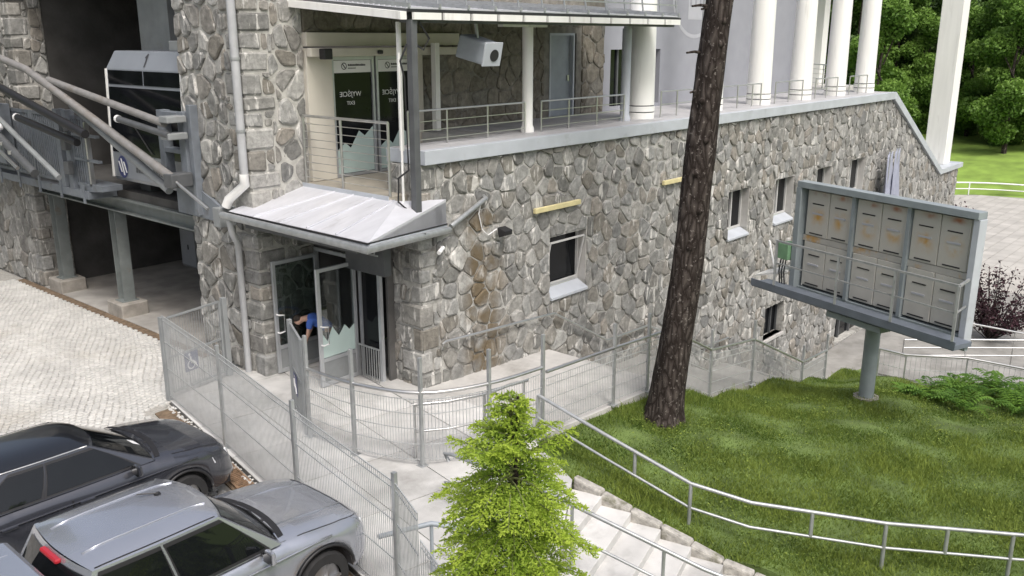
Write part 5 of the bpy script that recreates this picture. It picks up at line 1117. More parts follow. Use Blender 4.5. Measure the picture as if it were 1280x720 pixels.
# ------------------------------------------------------------------ cars
def interp(T, x):
    T = sorted(T); return float(np.interp(x, [a for a, b in T], [b for a, b in T]))
def car(name, label, yc, top, wid, zb0, wheels, wr, cab, paint, roofpaint, bed=None):
    xs_f = max(a for a, b in top); xs_r = min(a for a, b in top)
    E = empty(name, ((xs_f+xs_r)/2, yc, 0), label, 'car')
    xs = sorted(set([round(v, 3) for v in np.linspace(xs_r, xs_f, 60)] + [round(wx+d, 3) for wx in wheels for d in np.linspace(-wr*1.3, wr*1.3, 17)] + [round(a, 3) for a, b in top]))
    rows = []
    for x in xs:
        zt = interp(top, x); wd = interp(wid, x); zb = zb0
        for wx in wheels:
            R_ = wr*1.24
            if abs(x-wx) < R_: zb = max(zb, min(wr+math.sqrt(R_*R_-(x-wx)**2), zt-.16))
        h = zt-.10-zb
        half = [(wd-.25, zb), (wd-.04, zb), (wd, zb+.25*h), (wd+.004, zb+.55*h), (wd-.012, zb+.85*h), (wd-.05, zb+h), (wd-.13, zt-.025), (wd*.55, zt+.012), (wd*.3, zt+.022), (0, zt+.025)]
        rows.append([(x, yc+y, z) for y, z in half] + [(x, yc-y, z) for y, z in half[-2::-1]])
    mb = MB(); k = len(rows[0])
    for rw in rows: mb.v += rw; mb.a += [.5]*k
    for i in range(len(rows)-1):
        for j in range(k-1): mb.f.append((i*k+j, i*k+j+1, (i+1)*k+j+1, (i+1)*k+j))
    mb.f.append(tuple(range(k))); mb.f.append(tuple(range((len(rows)-1)*k, len(rows)*k)))
    body = mk('body', mb, paint, E, smooth=True, edge=38)
    hw = interp(wid, (xs_f+xs_r)/2)
    mk('underbody', MB().box(xs_r+.1, xs_f-.12, yc-hw+.24, yc+hw-.24, zb0-.06, zb0+.35), X['black'], E)
    # cabin
    xf0, xf1, xr0, xr1, z0, z1, zt, w0, w1, bow = cab
    lp = lambda a, b, t: a+(b-a)*t
    fr = lambda q, t, o=0: (lp(xf0, xf1, t)-bow*q*q+o*.6, yc+q*lp(w0, w1, t), lp(z0, z1, t)+o*.6)
    rear = lambda q, t, o=0: (lp(xr0, xr1, t)+.5*bow*q*q-o, yc+q*lp(w0, w1, t), lp(z0, z1, t)+o*.3)
    def side(s, t, sg, o=0): bulge = .02*math.sin(math.pi*s); return (lp(lp(xf0, xf1, t)-bow, lp(xr0, xr1, t)+.5*bow, s), yc+sg*(lp(w0, w1, t)+bulge*(.5+.5*t)+o), lp(z0, z1, t)+o*.3)
    def roof(s, q):
        a = 1-abs(q)**3.2; b = 1-abs(2*s-1)**5; y = q*(w1+.02*math.sin(math.pi*s)); return (lp(xf1-bow*q*q, xr1+.5*bow*q*q, s), yc+y, z1+(zt-z1)*(.25*a+.75*a*b) if True else 0)
    def grid(fn, A, C, mb):
        o = len(mb.v); mb.v += [fn(a, c) for a in A for c in C]; mb.a += [.5]*(len(A)*len(C)); n = len(C)
        mb.f += [(o+i*n+j, o+i*n+j+1, o+(i+1)*n+j+1, o+(i+1)*n+j) for i in range(len(A)-1) for j in range(n-1)]
    L11 = list(np.linspace(-1, 1, 13)); T5 = list(np.linspace(0, 1, 5)); S9 = list(np.linspace(0, 1, 13))
    sh = MB(); grid(fr, L11, T5, sh); grid(rear, L11, T5, sh)
    for sg in (-1, 1): grid(lambda s, t, sg=sg: side(s, t, sg), S9, T5, sh)
    cabin = mk('cabin', sh, paint, E, smooth=True, edge=30)
    rf = MB(); grid(roof, S9, L11, rf); mk('roof', rf, roofpaint, E, smooth=True)
    ws = MB(); grid(lambda q, t: fr(q, t, .010), list(np.linspace(-.93, .93, 11)), list(np.linspace(.05, .95, 4)), ws); mk('windscreen', ws, X['carglass'], E, smooth=True)
    rw = MB(); grid(lambda q, t: rear(q, t, .010), list(np.linspace(-.88, .88, 9)), list(np.linspace(.12, .9, 4)), rw); mk('rear_window', rw, X['carglass'], E, smooth=True)
    for sg in (-1, 1):
        for (sa_, sb_, ra, rb) in cab_windows[name]:
            sl2 = MB(); grid(lambda u, v: side(lp(lp(sa_-.012, sb_+.012, u), lp(ra-.008, rb+.008, u), v), lp(.02, .955, v), sg, .005), list(np.linspace(0, 1, 7)), list(np.linspace(0, 1, 4)), sl2); mk('window_seal', sl2, X['black'], E, smooth=True)
            wn = MB(); g0 = [(sa_, .10), (sb_, .10), (rb, .88), (ra, .88)]
            n_ = 7; A = list(np.linspace(0, 1, n_)); C = list(np.linspace(0, 1, 4))
            grid(lambda u, v: side(lp(lp(sa_, sb_, u), lp(ra, rb, u), v), lp(.08, .88, v), sg, .010), A, C, wn); mk('side_window', wn, X['carglass'], E, smooth=True)
        mx = lp(xf0, xr0, .135)-bow*.4; mr_ = MB(); ya_, yb_ = yc+sg*(w0+.09), yc+sg*(w0+.29); mr_.hexa([(mx-.05,ya_,z0-.06),(mx+.05,ya_,z0-.05),(mx+.02,yb_,z0-.03),(mx-.06,yb_,z0-.05)], [(mx-.05,ya_,z0+.11),(mx+.03,ya_,z0+.10),(mx+.0,yb_,z0+.12),(mx-.06,yb_,z0+.14)]); mk('mirror', mr_, paint, E, bevel=.035); mk('mirror_glass', MB().box(mx-.066, mx-.062, *sorted((yc+sg*(w0+.11), yc+sg*(w0+.27))), z0-.03, z0+.10), X['carglass'], E)
        mk('mirror_arm', MB().rod((mx, yc+sg*(w0-.03), z0+.0), (mx, yc+sg*(w0+.12), z0+.02), .05), X['black'], E)
        hh = interp(wid, xs_f-.3)
        hl = MB()
        zh = interp(top, xs_f-.22)-.16
        hl.hexa([(xs_f-.46, yc+sg*(interp(wid, xs_f-.46)+.004), zh-.05), (xs_f-.10, yc+sg*(interp(wid, xs_f-.10)-.02), zh-.12), (xs_f-.13, yc+sg*(interp(wid, xs_f-.1)-.3), zh-.12), (xs_f-.42, yc+sg*(interp(wid, xs_f-.46)-.2), zh-.05)],
                [(xs_f-.50, yc+sg*(interp(wid, xs_f-.5)-.01), zh+.07), (xs_f-.145, yc+sg*(interp(wid, xs_f-.145)-.05), zh+.045), (xs_f-.165, yc+sg*(interp(wid, xs_f-.1)-.3), zh+.045), (xs_f-.45, yc+sg*(interp(wid, xs_f-.5)-.2), zh+.07)])
        mk('headlight', hl, X['lamp'], E, bevel=.01)
        for wx in wheels:
            wh = MB(); yo = yc+sg*(hw-.10)
            vs_ = []; n_ = 24; prof = [(wr*.62, .11), (wr*.94, .11), (wr, .07), (wr, -.07), (wr*.94, -.11), (wr*.62, -.11)]
            for (r_, d_) in prof:
                for q in range(n_): vs_.append((wx+r_*math.cos(2*math.pi*q/n_), yo+d_*sg, wr+r_*math.sin(2*math.pi*q/n_)))
            wh.add(vs_, [(i*n_+q, i*n_+(q+1) % n_, (i+1)*n_+(q+1) % n_, (i+1)*n_+q) for i in range(5) for q in range(n_)]); wo_ = mk('wheel', wh, X['tyre'], E, smooth=True, edge=50)
            rm = MB(); rm.pipe([(wx, yo+.05*sg, wr), (wx, yo+.07*sg, wr)], wr*.62, 24); 
            for q in range(5): t = 2*math.pi*q/5; rm.rod((wx, yo+.085*sg, wr), (wx+wr*.6*math.cos(t), yo+.085*sg, wr+wr*.6*math.sin(t)), .07, .03)
            mk('rim', rm, X['rim'], wo_)
        # door seams, handle, sill trim
        for dx in cab_doors[name]:
            zt_ = z0-.02; mk('door_seam', MB().box(dx-.005, dx+.005, *sorted((yc+sg*(hw-.03), yc+sg*(hw+.007))), zb0+.14, zt_-.10), X['black'], E)
            mk('door_handle', MB().box(dx+.08, dx+.28, *sorted((yc+sg*(hw-.01), yc+sg*(hw+.03))), z0-.20, z0-.16), paint, E, bevel=.01)
    def skin_z(x, y): wd = interp(wid, x); zt_ = interp(top, x); a = abs(y)/wd; return float(np.interp(a*wd, [0, wd*.3, wd*.55, wd-.13, wd-.05], [zt_+.025, zt_+.022, zt_+.012, zt_-.025, zt_-.10]))
    hx0, hx1 = xf0+.10, xs_f-.24
    for sg in (-1, 1):   # shut lines of the bonnet, roof gutter
        mk('bonnet_seam', MB().pipe([(x, yc+sg*(interp(wid, x)-.115), skin_z(x, interp(wid, x)-.115)+.001) for x in np.linspace(hx0, hx1, 12)], .006, 4), X['black'], E)
        mk('roof_seam', MB().pipe([tuple(Vector(roof(s, sg*.955))+Vector((0, 0, .002))) for s in np.linspace(.03, .97, 14)], .007, 4), X['black'], E)
        mk('side_crease', MB().pipe([(x, yc+sg*(interp(wid, x)+.004), z0-.16) for x in np.linspace(xs_r+.5, xs_f-.75, 12)], .010, 5), paint, E, smooth=True)
        for wx in wheels:   # black lip round each arch
            R_ = wr*1.24; mk('arch_lip', MB().pipe([(wx+R_*math.cos(t), yc+sg*(interp(wid, wx)-.012), wr+R_*math.sin(t)) for t in np.linspace(.12, math.pi-.12, 14)], .022, 6), X['black'], E, smooth=True)
    mk('bonnet_seam', MB().pipe([(hx1+.0, yc+y, skin_z(hx1, y)+.001) for y in np.linspace(-(interp(wid, hx1)-.115), interp(wid, hx1)-.115, 12)], .006, 4), X['black'], E)
    mk('washer_jet', MB().cbox(hx0-.16, hx0-.12, yc-.30, yc-.26, skin_z(hx0-.14, .28)-.01, skin_z(hx0-.14, .28)+.02, .008), X['black'], E)
    mk('bumper_trim', MB().box(xs_f-.10, xs_f+.002, yc-interp(wid, xs_f-.05)+.06, yc+interp(wid, xs_f-.05)-.06, zb0, zb0+.10), X['black'], E, bevel=.02)
    mk('grille', MB().box(xs_f-.06, xs_f+.004, yc-.45, yc+.45, .50, .62), X['black'], E, bevel=.01)
    mk('number_plate', MB().box(xs_f+.004, xs_f+.012, yc-.26, yc+.26, .40, .51), X['print_white'], E)
    mk('wiper', MB().rod(fr(-.75, .06, .03), fr(-.05, .12, .03), .018).rod(fr(-.02, .06, .03), fr(.65, .12, .03), .018), X['black'], E)
    cw = MB(); grid(lambda q, u: (xf0-bow*q*q+.0+.085*u, yc+q*(w0-.02), skin_z(xf0-bow*q*q+.015+.11*u, q*(w0-.02))+.006), list(np.linspace(-.97, .97, 13)), [0, .5, 1], cw); mk('cowl', cw, X['black'], E, smooth=True)
    return E, roof
X['mirror'] = mat('mirror_cap', (.13,.135,.15), .4, metal=.3, var=.05, coat=.3)
cab_windows = {'pickup_truck': [(.07, .51, .03, .48), (.545, .93, .515, .95)], 'sedan_car': [(.08, .51, .03, .47), (.535, .90, .495, .80)]}
cab_doors = {'pickup_truck': [-7.85, -9.0], 'sedan_car': [-7.6, -8.6]}
P_, proof = car('pickup_truck', 'silver pickup truck parked nose to the mesh fence', -3.58,
    [(-10.45,.7),(-10.42,1.18),(-9.08,1.20),(-9.0,1.16),(-6.55,1.17),(-6.2,1.15),(-5.6,1.08),(-5.32,1.02),(-5.2,.93),(-5.14,.74),(-5.10,.55)],
    [(-10.45,.86),(-10.3,.92),(-5.75,.93),(-5.45,.90),(-5.25,.82),(-5.14,.72),(-5.10,.68)], .34, (-5.98, -9.15), .38,
    (-6.38, -7.08, -9.05, -8.76, 1.14, 1.75, 1.85, .86, .71, .16), X['silver'], X['silver'])
for q in (-.55, .5): mk('roof_rib', MB().pipe([tuple(Vector(proof(s, q))+Vector((0, 0, .004))) for s in np.linspace(.06, .94, 8)], .012, 6), X['silver'], P_, smooth=True)
mk('roof_aerial', MB().pipe([(-7.5,-3.45,1.80),(-7.52,-3.45,1.86)], .04, 8).pipe([(-7.5,-3.45,1.86),(-7.72,-3.36,1.90)], .008, 5), X['black'], P_)
mk('bed_canopy', MB().hexa([(-10.42,-4.46,1.19),(-9.10,-4.46,1.19),(-9.10,-2.70,1.19),(-10.42,-2.70,1.19)], [(-10.25,-4.30,1.68),(-8.97,-4.30,1.70),(-8.97,-2.86,1.70),(-10.25,-2.86,1.68)]), X['silver'], P_, bevel=.07)
for sg in (-1, 1): mk('canopy_window', MB().hexa([(-10.25,-3.58+sg*.868,1.27),(-9.25,-3.58+sg*.868,1.27),(-9.25,-3.58+sg*.85,1.27),(-10.25,-3.58+sg*.85,1.27)], [(-10.18,-3.58+sg*.785,1.56),(-9.2,-3.58+sg*.785,1.56),(-9.2,-3.58+sg*.76,1.56),(-10.18,-3.58+sg*.76,1.56)]), X['carglass'], P_)
mk('brake_light', MB().cbox(-8.84, -8.77, -3.78, -3.38, 1.68, 1.735, .015), X['red'], P_)
for y in (-3.95, -3.2): mk('canopy_rib', MB().box(-10.15, -9.1, y-.015, y+.015, 1.69, 1.703), X['silver'], P_)
mk('hood_crease', MB().pipe([(-6.35,-4.05,1.172),(-5.8,-4.08,1.125),(-5.35,-4.02,1.045)], .014, 6), X['silver'], P_, smooth=True); mk('hood_crease', MB().pipe([(-6.35,-3.19,1.172),(-5.8,-3.16,1.125),(-5.35,-3.22,1.045)], .014, 6), X['silver'], P_, smooth=True)
S_, sroof = car('sedan_car', 'glossy black sedan parked beside the pickup truck', -.27,
    [(-9.65,.65),(-9.6,1.08),(-9.2,1.14),(-6.5,1.15),(-6.1,1.13),(-5.6,1.06),(-5.28,.97),(-5.10,.82),(-5.00,.55)],
    [(-9.65,.74),(-9.4,.88),(-8.9,.92),(-5.9,.915),(-5.5,.87),(-5.25,.78),(-5.10,.68),(-5.00,.58)], .28, (-5.98, -8.8), .35,
    (-6.20, -7.02, -9.45, -8.55, 1.10, 1.55, 1.66, .83, .62, .17), X['darksilver'], X['blackcar'])
mk('roof_strip', MB().pipe([tuple(Vector(sroof(s, -.99))+Vector((0, 0, .004))) for s in np.linspace(.02, .98, 10)], .014, 6), X['steel'], S_, smooth=True)
mk('dash_paper', MB().add([(-6.54,-.82,1.335),(-6.54,-.62,1.335),(-6.44,-.62,1.28),(-6.44,-.82,1.28)], [(0,1,2,3)]), X['print_white'], S_)

# ------------------------------------------------------------------ person bending in the doorway
def skin_obj(name, pts, edges, m, parent, root=0, sub=2):
    me = bpy.data.meshes.new(name); me.from_pydata([p[:3] for p in pts], edges, []); me.materials.append(m)
    o = bpy.data.objects.new(name, me); link(o, parent)
    sk_ = o.modifiers.new('skin', 'SKIN'); sk_.use_smooth_shade = True
    for i, p in enumerate(pts):
        sv = me.skin_vertices[0].data[i]; sv.radius = (p[3], p[4] if len(p) > 4 else p[3]); sv.use_root = (i == root)
    o.modifiers.new('sub', 'SUBSURF').levels = sub; o.modifiers['sub'].render_levels = sub
    return o
PE = empty('person', (-.62, 2.30, 0), 'person in blue t-shirt and dark trousers bending forward at the glass doors', 'person')
hp = Vector((-.60, 2.22, .93)); fd = Vector((-.70, .714, 0)); lt = Vector((-fd.y, fd.x, 0))   # facing direction, left side
def pp(f_, l_, z, r1, r2=None): v = hp+fd*f_+lt*l_; return (v.x, v.y, z, r1, r2 or r1)
body = [pp(0,0,.93,.13,.11), pp(.16,0,1.08,.13,.11), pp(.36,0,1.20,.14,.11), pp(.50,0,1.24,.075), pp(.60,0,1.20,.06), pp(.70,0,1.16,.085,.10), pp(.76,0,1.10,.07,.08)]
ed = [(0,1),(1,2),(2,3),(3,4),(4,5),(5,6)]
for s in (-1, 1):
    i = len(body); body += [pp(-.02,s*.10,.88,.095), pp(.08,s*.12,.50,.062), pp(-.04,s*.13,.12,.045), pp(-.02,s*.13,.05,.045), pp(.16,s*.14,.035,.035)]; ed += [(0,i),(i,i+1),(i+1,i+2),(i+2,i+3),(i+3,i+4)]
    i = len(body); body += [pp(.42,s*.19,1.20,.06), pp(.46,s*.23,.93,.042), pp(.56,s*.19,.70,.032), pp(.58,s*.18,.64,.034,.02)]; ed += [(2,i),(i,i+1),(i+1,i+2),(i+2,i+3)]
    for f5, (df, dl, ln) in enumerate(((-.02,-.03,.05),(.0,-.014,.085),(.0,.0,.09),(.0,.014,.082),(.0,.028,.065))):
        q = len(body); v = hp+fd*(.58+df)+lt*(s*.18+dl); body += [(v.x+fd.x*.01, v.y+fd.y*.01, .60, .009, .009), (v.x+fd.x*.02, v.y+fd.y*.02, .60-ln, .008, .008)]; ed += [(i+3,q),(q,q+1)]
bo = skin_obj('body', body, ed, X['skin'], PE)
sh_ = [pp(-.02,0,.95,.155,.135), pp(.16,0,1.09,.155,.135), pp(.36,0,1.21,.165,.135), pp(.47,0,1.245,.10)]; es = [(0,1),(1,2),(2,3)]
for s in (-1, 1):
    i = len(sh_); sh_ += [pp(.41,s*.18,1.21,.085), pp(.44,s*.22,1.02,.07)]; es += [(2,i),(i,i+1)]
skin_obj('t_shirt', sh_, es, X['shirt'], PE)
tr_ = [pp(0,0,.91,.14,.12)]; et = []
for s in (-1, 1):
    i = len(tr_); tr_ += [pp(-.02,s*.10,.85,.11), pp(.08,s*.12,.50,.08), pp(-.04,s*.13,.10,.068)]; et += [(0,i),(i,i+1),(i+1,i+2)]
skin_obj('trousers', tr_, et, X['jeans'], PE)
skin_obj('hair', [pp(.62,0,1.24,.085,.085), pp(.72,0,1.22,.09,.10), pp(.79,0,1.15,.07,.075)], [(0,1),(1,2)], X['hair'], PE)
fc_ = MB()
for s in (-1, 1):
    v = hp+fd*.80+lt*(s*.035); fc_.lathe((v.x, v.y, 1.085), [(.010,0),(.012,.01),(.008,.02)], 8)
mk('eyes', fc_, X['print_dark'], PE)
mk('shoes', MB().cbox(*sorted((pp(-.08,0,0,1)[0]-.1, pp(.2,0,0,1)[0]+.02)), hp.y-.05, hp.y+.05, .004, .008, .001), X['black'], PE) if False else None
for s in (-1, 1):
    a = Vector(pp(-.08, s*.13, .045, 1)[:3]); b = Vector(pp(.19, s*.14, .04, 1)[:3]); mk('shoe', MB().pipe([a, a+(b-a)*.5, b], .052, 8, .042), X['black'], PE, smooth=True, edge=60)

# ------------------------------------------------------------------ vegetation
def quads(name, C, S, m, parent, seed, rnd=None, flat=0., kind=None, asp=.6):   # random leaf quads at centres C, sizes S
    r = np.random.default_rng(seed); n = len(C)
    a = r.normal(size=(n, 3)); a[:, 2] *= (1-flat); a /= np.linalg.norm(a, axis=1)[:, None]
    b = r.normal(size=(n, 3)); b -= (b*a).sum(1)[:, None]*a; b /= np.linalg.norm(b, axis=1)[:, None]
    a = a*S[:, None]; b = b*S[:, None]*asp
    V = np.stack([C-a, C-b*.9, C+a, C+b*.9], 1).reshape(-1, 3)
    return npmesh(name, V, np.arange(n*4).reshape(-1, 4), m, parent=parent, rnd=np.repeat(rnd if rnd is not None else r.random(n), 4), kind=kind)
# old pine on the bank
PT = empty('pine_tree', (2.75, -4.15, -.5), 'tall leaning pine with dark scaly trunk and dead branch stubs on bank', 'tree')
tb_ = Vector((2.68, -4.08, -.6)); rt = Vector((.656, -.754, 0))
def tp(z):
    t = (z+.6)/8.6; v = tb_ + rt*(.78*t + .05*math.sin(t*5)); v.z = z; return v
def tr_r(z): return .335 - .011*(z+.6) + .20*math.exp(-(z+.6)/.30)
mb = MB(); n_ = 20; zs = list(np.linspace(-.7, 14, 60)); r = random.Random(9); vs_ = []
ph = [r.uniform(0, 6.28) for _ in range(6)]
for z in zs:
    c = tp(z)
    for q in range(n_):
        t = 2*math.pi*q/n_; rr_ = max(.05, tr_r(z) if z < 9 else tr_r(9)*(14.6-z)/5.6)*(1+.05*math.sin(3*t+ph[0]+z*.8)+.16*math.exp(-(z+.6)/.4)*math.sin(5*t+ph[2])+.03*math.sin(7*t+ph[1]-z*2.1)+r.uniform(-.02, .02))
        vs_.append((c.x+rr_*math.cos(t), c.y+rr_*math.sin(t), z))
mb.add(vs_, [(i*n_+q, i*n_+(q+1) % n_, (i+1)*n_+(q+1) % n_, (i+1)*n_+q) for i in range(len(zs)-1) for q in range(n_)]); mk('trunk', mb, X['bark'], PT, smooth=True)
for (z, sd__, L_) in ((7.55,-1,.26),(7.5,-.9,.08),(6.75,-1,.24),(8.05,-1,.10),(6.05,-.8,.08)):
    c = tp(z); d = (rt*sd__ + Vector((-.3,-.3,0))*.4).normalized(); p0 = c+d*(tr_r(z)*.8); mk('branch_stub', MB().pipe([p0, p0+d*(L_*.6)+Vector((0,0,.02)), p0+d*(L_+.06)+Vector((0,0,.0))], .032, 7, .018), X['bark'], PT)
for (z, o) in ((5.2,.3),(4.6,-.2),(3.9,.4),(6.9,.5),(5.9,-.35),(3.2,.0),(7.3,.45)):
    c = tp(z); d = (Vector((CAM[0]-c.x, CAM[1]-c.y, 0)).normalized()+rt*o).normalized(); p0 = c+d*(tr_r(z)*.93); mk('bark_knot', MB().pipe([p0-d*.05, p0+d*.05], .10, 9, .045), X['bark'], PT, smooth=True)
C = []; r = np.random.default_rng(5)
for k in range(26):
    z = 10.2+k*.17; a = k*2.4; L_ = 2.2*(1-(k/30)**1.5); c = tp(min(z, 13.9)); e0 = (c.x+L_*math.cos(a), c.y+L_*math.sin(a), z+.5)
    mk('limb', MB().pipe([(c.x, c.y, min(z, 13.8)), e0], .06, 5, .02), X['bark'], PT)
    for q in range(90):
        t = .35+.65*r.random(); C.append((c.x+(e0[0]-c.x)*t+r.normal()*.28, c.y+(e0[1]-c.y)*t+r.normal()*.28, z+.5*t+r.normal()*.2))
quads('crown', np.array(C), np.full(len(C), .16), X['needle'], PT, 6, asp=.3)
# bright feathery conifer in front
CT = empty('conifer', (-6.3, -7.9, -1.45), 'small bright yellow green feathery conifer before the garden steps', 'tree')
cx_, cy_ = -6.3, -7.9; TOP = 4.0
mk('trunk', MB().pipe([(cx_, cy_, -1.5), (cx_+.02, cy_-.01, 2), (cx_+.05, cy_-.03, TOP-.1)], .08, 8, .012), X['bark'], CT)
r = np.random.default_rng(12); Cn = []; Dn = []; Sn = []; Rn = []; br = MB()
def crown_r(z): return np.interp(z, [-.6, .3, 1.2, 2.1, 2.6, 3.0, 3.3, 3.52, 3.6, 3.8, 4.0], [.35, .8, .94, .88, .80, .70, .54, .34, .12, .20, .03])
for k in range(340):
    z = -.5 + (TOP+.4)*(k/340)**.85; a = k*2.39996+r.normal()*.25; L_ = crown_r(z)*r.uniform(.5, 1.1)*(1+.16*math.sin(2*a+z*2.3)+.10*math.sin(5*a-3*z))
    if L_ < .05: continue
    d = np.array([math.cos(a), math.sin(a)]); rise = r.uniform(.15, .60)*L_ + (.25*L_ if z > 3.2 else 0); tone = r.uniform(-.18, .18)
    pts = []
    for t in np.linspace(0, 1, 6): pts.append((cx_+d[0]*L_*t, cy_+d[1]*L_*t, z+rise*t-.50*L_*t*t*(1 if z < 3.2 else .4)))
    br.pipe(pts, .010, 4, .003, cap=False)
    nt_ = max(5, int(36*L_/.8))
    for q in range(nt_):
        t = .18+.82*(q+r.random())/nt_; sg = 1 if q % 2 else -1; p = np.array([np.interp(t, np.linspace(0, 1, 6), [pp_[c] for pp_ in pts]) for c in range(3)])
        tl = .21*(1.12-t)*min(1, L_/.5)+.06; sv = np.array([-d[1]*sg*.8+d[0]*.75, d[0]*sg*.8+d[1]*.75, r.uniform(-.35, .15)]); sv /= np.linalg.norm(sv)
        for s in range(12):
            u = (s+.6)/12; c = p+sv*tl*u+np.array([0, 0, -.03*u*u]); 
            ld = sv*.55+np.array([r.normal()*.45, r.normal()*.45, r.normal()*.35]); ld /= np.linalg.norm(ld)
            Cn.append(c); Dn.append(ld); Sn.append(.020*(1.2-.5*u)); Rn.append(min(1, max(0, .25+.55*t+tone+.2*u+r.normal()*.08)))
Cn = np.array(Cn); Dn = np.array(Dn); Sn = np.array(Sn)[:, None]; n = len(Cn)
W_2 = np.cross(Dn, r.normal(size=(n, 3))); W_2 /= np.linalg.norm(W_2, axis=1)[:, None]
V = np.stack([Cn-Dn*Sn*.3, Cn+Dn*Sn*.7-W_2*Sn*.42, Cn+Dn*Sn*1.9, Cn+Dn*Sn*.7+W_2*Sn*.42], 1).reshape(-1, 3)
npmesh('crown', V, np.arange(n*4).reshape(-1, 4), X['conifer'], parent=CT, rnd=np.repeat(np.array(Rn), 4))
mk('twigs', br, X['twig'], CT)
# forest behind
def proto(seed, h, rad, m, nleaf, z0=.25):
    r = np.random.default_rng(seed); lobes = []
    for k in range(13):
        t = z0+(1-z0)*(k+.5)/13; w_ = rad*math.sin(math.pi*min(1, (t-z0*.6)/(1-z0*.6))**.8)**.6; a = r.random()*6.28; q = r.random()**.5*w_*.7
        lobes.append((q*math.cos(a), q*math.sin(a), h*t, rad*r.uniform(.30, .48)))
    C = []; T = []
    for k in range(nleaf):
        lx, ly, lz, lr = lobes[r.integers(len(lobes))]; d = r.normal(size=3); d /= np.linalg.norm(d); q = lr*r.random()**.35
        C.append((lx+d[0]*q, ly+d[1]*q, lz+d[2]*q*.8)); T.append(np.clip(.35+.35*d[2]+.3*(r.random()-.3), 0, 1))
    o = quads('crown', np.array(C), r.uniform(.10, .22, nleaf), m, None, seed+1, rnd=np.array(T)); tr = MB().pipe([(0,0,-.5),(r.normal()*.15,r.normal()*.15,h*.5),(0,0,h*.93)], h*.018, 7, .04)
    for k in range(7):
        L_ = lobes[k*2 % 13]; tr.pipe([(0, 0, L_[2]*.7), (L_[0], L_[1], L_[2])], .07, 5, .03)
    me_t = mesh_of('trunk', tr); me_t.materials.append(X['bark']); me_c = o.data; bpy.data.objects.remove(o); return me_t, me_c
PR = [proto(101, 17, 4.2, X['forest'], 12000), proto(102, 19, 3.6, X['forest'], 12000), proto(103, 13, 3.8, X['forest_b'], 11000, .12), proto(104, 6, 2.8, X['forest_b'], 7000, .05)]
NM = ['dense dark green broadleaf tree in the forest beyond forecourt', 'tall narrow dark tree in the forest beyond forecourt', 'lighter green leafy tree at the forest edge', 'low bright green bush at edge of forest grass']
GP = ['broad dark forest trees', 'tall narrow forest trees', 'light forest edge trees', 'bushes at forest edge']
r = random.Random(17); spots = []
for k in range(26): spots.append((0 if r.random() < .6 else 1, r.uniform(86, 112), -8+k*2.1+r.uniform(-1, 1)))
for k in range(16): spots.append((r.choice((0, 1, 2)), r.uniform(58, 84), 17+k*2.6+r.uniform(-1, 1)))
for k in range(9): spots.append((2, r.uniform(80, 88), 4+k*3.0+r.uniform(-1, 1)))
for k in range(9): spots.append((3, r.uniform(76, 84), -8+k*3.6+r.uniform(-1, 1) if k < 3 else 12+k*2.0))
for k in range(14): spots.append((3, r.uniform(84, 92), -10+k*2.6+r.uniform(-.8, .8)))
for k in range(8): spots.append((2, r.uniform(88, 96), -9+k*4.0+r.uniform(-1, 1)))
for k in range(18): spots.append((r.choice((0, 1)), r.uniform(112, 135), -20+k*4.6))
for (kd, x, y) in spots:
    z = terr(x, y)-.2; e_ = empty('bush' if kd == 3 else 'forest_tree', (x, y, z), NM[kd], 'bush' if kd == 3 else 'tree', GP[kd])
    s = r.uniform(.85, 1.2); a = r.uniform(0, 6.28)
    for nm, me in zip(('trunk', 'crown'), PR[kd]):
        o = bpy.data.objects.new(nm, me); col.objects.link(o); o.parent = e_; o.rotation_euler = (0, 0, a); o.scale = (s, s, s)
# trees across the yard, behind the camera: they show in the car windows and the glass doors
for k in range(20):
    a = R(112 + k*10.5); d = r.uniform(26, 40); x, y = CAM[0]+d*math.sin(a+1.0), CAM[1]+d*math.cos(a+1.0)
    if x > -4 and y > -24: continue
    kd = r.choice((0, 1)); z = -.1 if inside((x, y), PARK) else (-1.5 if y < -17 and x < 9 else LOW)
    e_ = empty('yard_tree', (x, y, z), 'dark leafy tree standing across the parking yard, mirrored in glass', 'tree', 'trees across the yard'); s = r.uniform(.8, 1.1); a = r.uniform(0, 6.28)
    for nm, me in zip(('trunk', 'crown'), PR[kd]):
        o = bpy.data.objects.new(nm, me); col.objects.link(o); o.parent = e_; o.rotation_euler = (0, 0, a); o.scale = (s, s, s)
# dark purple shrub by the forecourt
for i, (x, y, nm) in enumerate(((27.5, -4.6, 'dark purple leaved shrub behind the screen, beside the ramp rails'), (38.9, .4, 'dark brownish shrub against the far end of stone wall'))):
    e_ = empty('shrub', (x, y, -5.02), nm, 'shrub'); C = []; rr_ = np.random.default_rng(40+i); st = MB()
    for k in range(46):
        a = rr_.random()*6.28; L_ = rr_.uniform(.5, 1.7); h = rr_.uniform(1.3, 3.1 if i == 0 else 4.0); tip = (x+math.cos(a)*L_*(1 if i == 0 else .5), y+math.sin(a)*L_*(1.6 if i == 0 else .5), -5.0+h); st.pipe([(x, y, -5.05), tip], .025, 4, .008)
        for q in range(60): t = .3+.7*rr_.random(); C.append((x+(tip[0]-x)*t+rr_.normal()*.12, y+(tip[1]-y)*t+rr_.normal()*.12, -5+h*t+rr_.normal()*.1))
    mk('stems', st, X['bark'], e_); quads('foliage', np.array(C), rr_.uniform(.05, .10, len(C)), X['purple'], e_, 50+i)
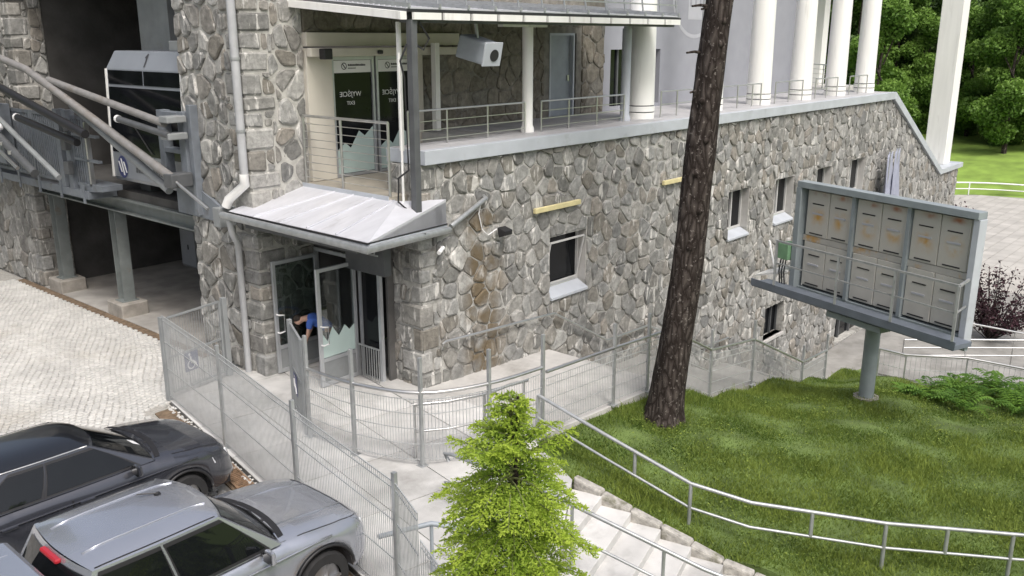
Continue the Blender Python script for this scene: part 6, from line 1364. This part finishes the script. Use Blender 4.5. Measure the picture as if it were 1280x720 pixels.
# ferns on the bank
fr_ = random.Random(21); FS = [(9.6,-8.0,1.3),(10.3,-9.0,1.25),(11.2,-10.0,1.3),(12.5,-10.6,1.3),(9.9,-7.2,1.2),(10.8,-8.2,1.5),(11.4,-9.1,1.4),(10.6,-7.6,1.0),(11.6,-8.2,1.15),(12.3,-8.9,1.0),(10.9,-8.8,.8),(12.9,-8.2,1.1),(11.9,-9.8,.9),(13.2,-9.5,1.0),(10.2,-6.6,.8),(12.0,-7.2,.9)]
for i, (x, y, s) in enumerate(FS):
    s *= .82; z = float(lawn_z(x, y))-.02; e_ = empty('fern', (x, y, z), 'bright green arching fern on the bank behind the screen pole', 'fern', 'ferns on the bank')
    for k in range(13):
        a = k*2.4+fr_.uniform(-.3, .3); L_ = s*fr_.uniform(.55, .85); h = s*fr_.uniform(.35, .6); V = []; F = []
        d = (math.cos(a), math.sin(a)); n_ = 12
        for q in range(n_):
            t = (q+.5)/n_; px, py, pz = x+d[0]*L_*t, y+d[1]*L_*t, z+h*(1.9*t-1.45*t*t); wd = .17*s*math.sin(math.pi*min(.97, t*.9+.12))
            for sg in (-1, 1):
                o = len(V); V += [(px, py, pz), (px-d[1]*sg*wd*.5+d[0]*.045, py+d[0]*sg*wd*.5+d[1]*.045, pz+.01), (px-d[1]*sg*wd+d[0]*.03, py+d[0]*sg*wd+d[1]*.03, pz-.03), (px-d[1]*sg*wd*.5-d[0]*.01, py+d[0]*sg*wd*.5-d[1]*.01, pz)]; F.append((o, o+1, o+2, o+3))
        V += [(x, y, z-.01), (x+.01, y, z-.01)] + [(x+d[0]*L_*t-d[1]*.006*sg, y+d[1]*L_*t+d[0]*.006*sg, z+h*(1.9*t-1.45*t*t)-.002) for t in (.35, .7, 1.0) for sg in (-1, 1)]; o = len(V)-8; F += [(o, o+1, o+3, o+2), (o+2, o+3, o+5, o+4), (o+4, o+5, o+7, o+6)]
        npmesh('frond', np.array(V), np.array(F), X['fern'], parent=e_, rnd=np.full(len(V), fr_.random()))
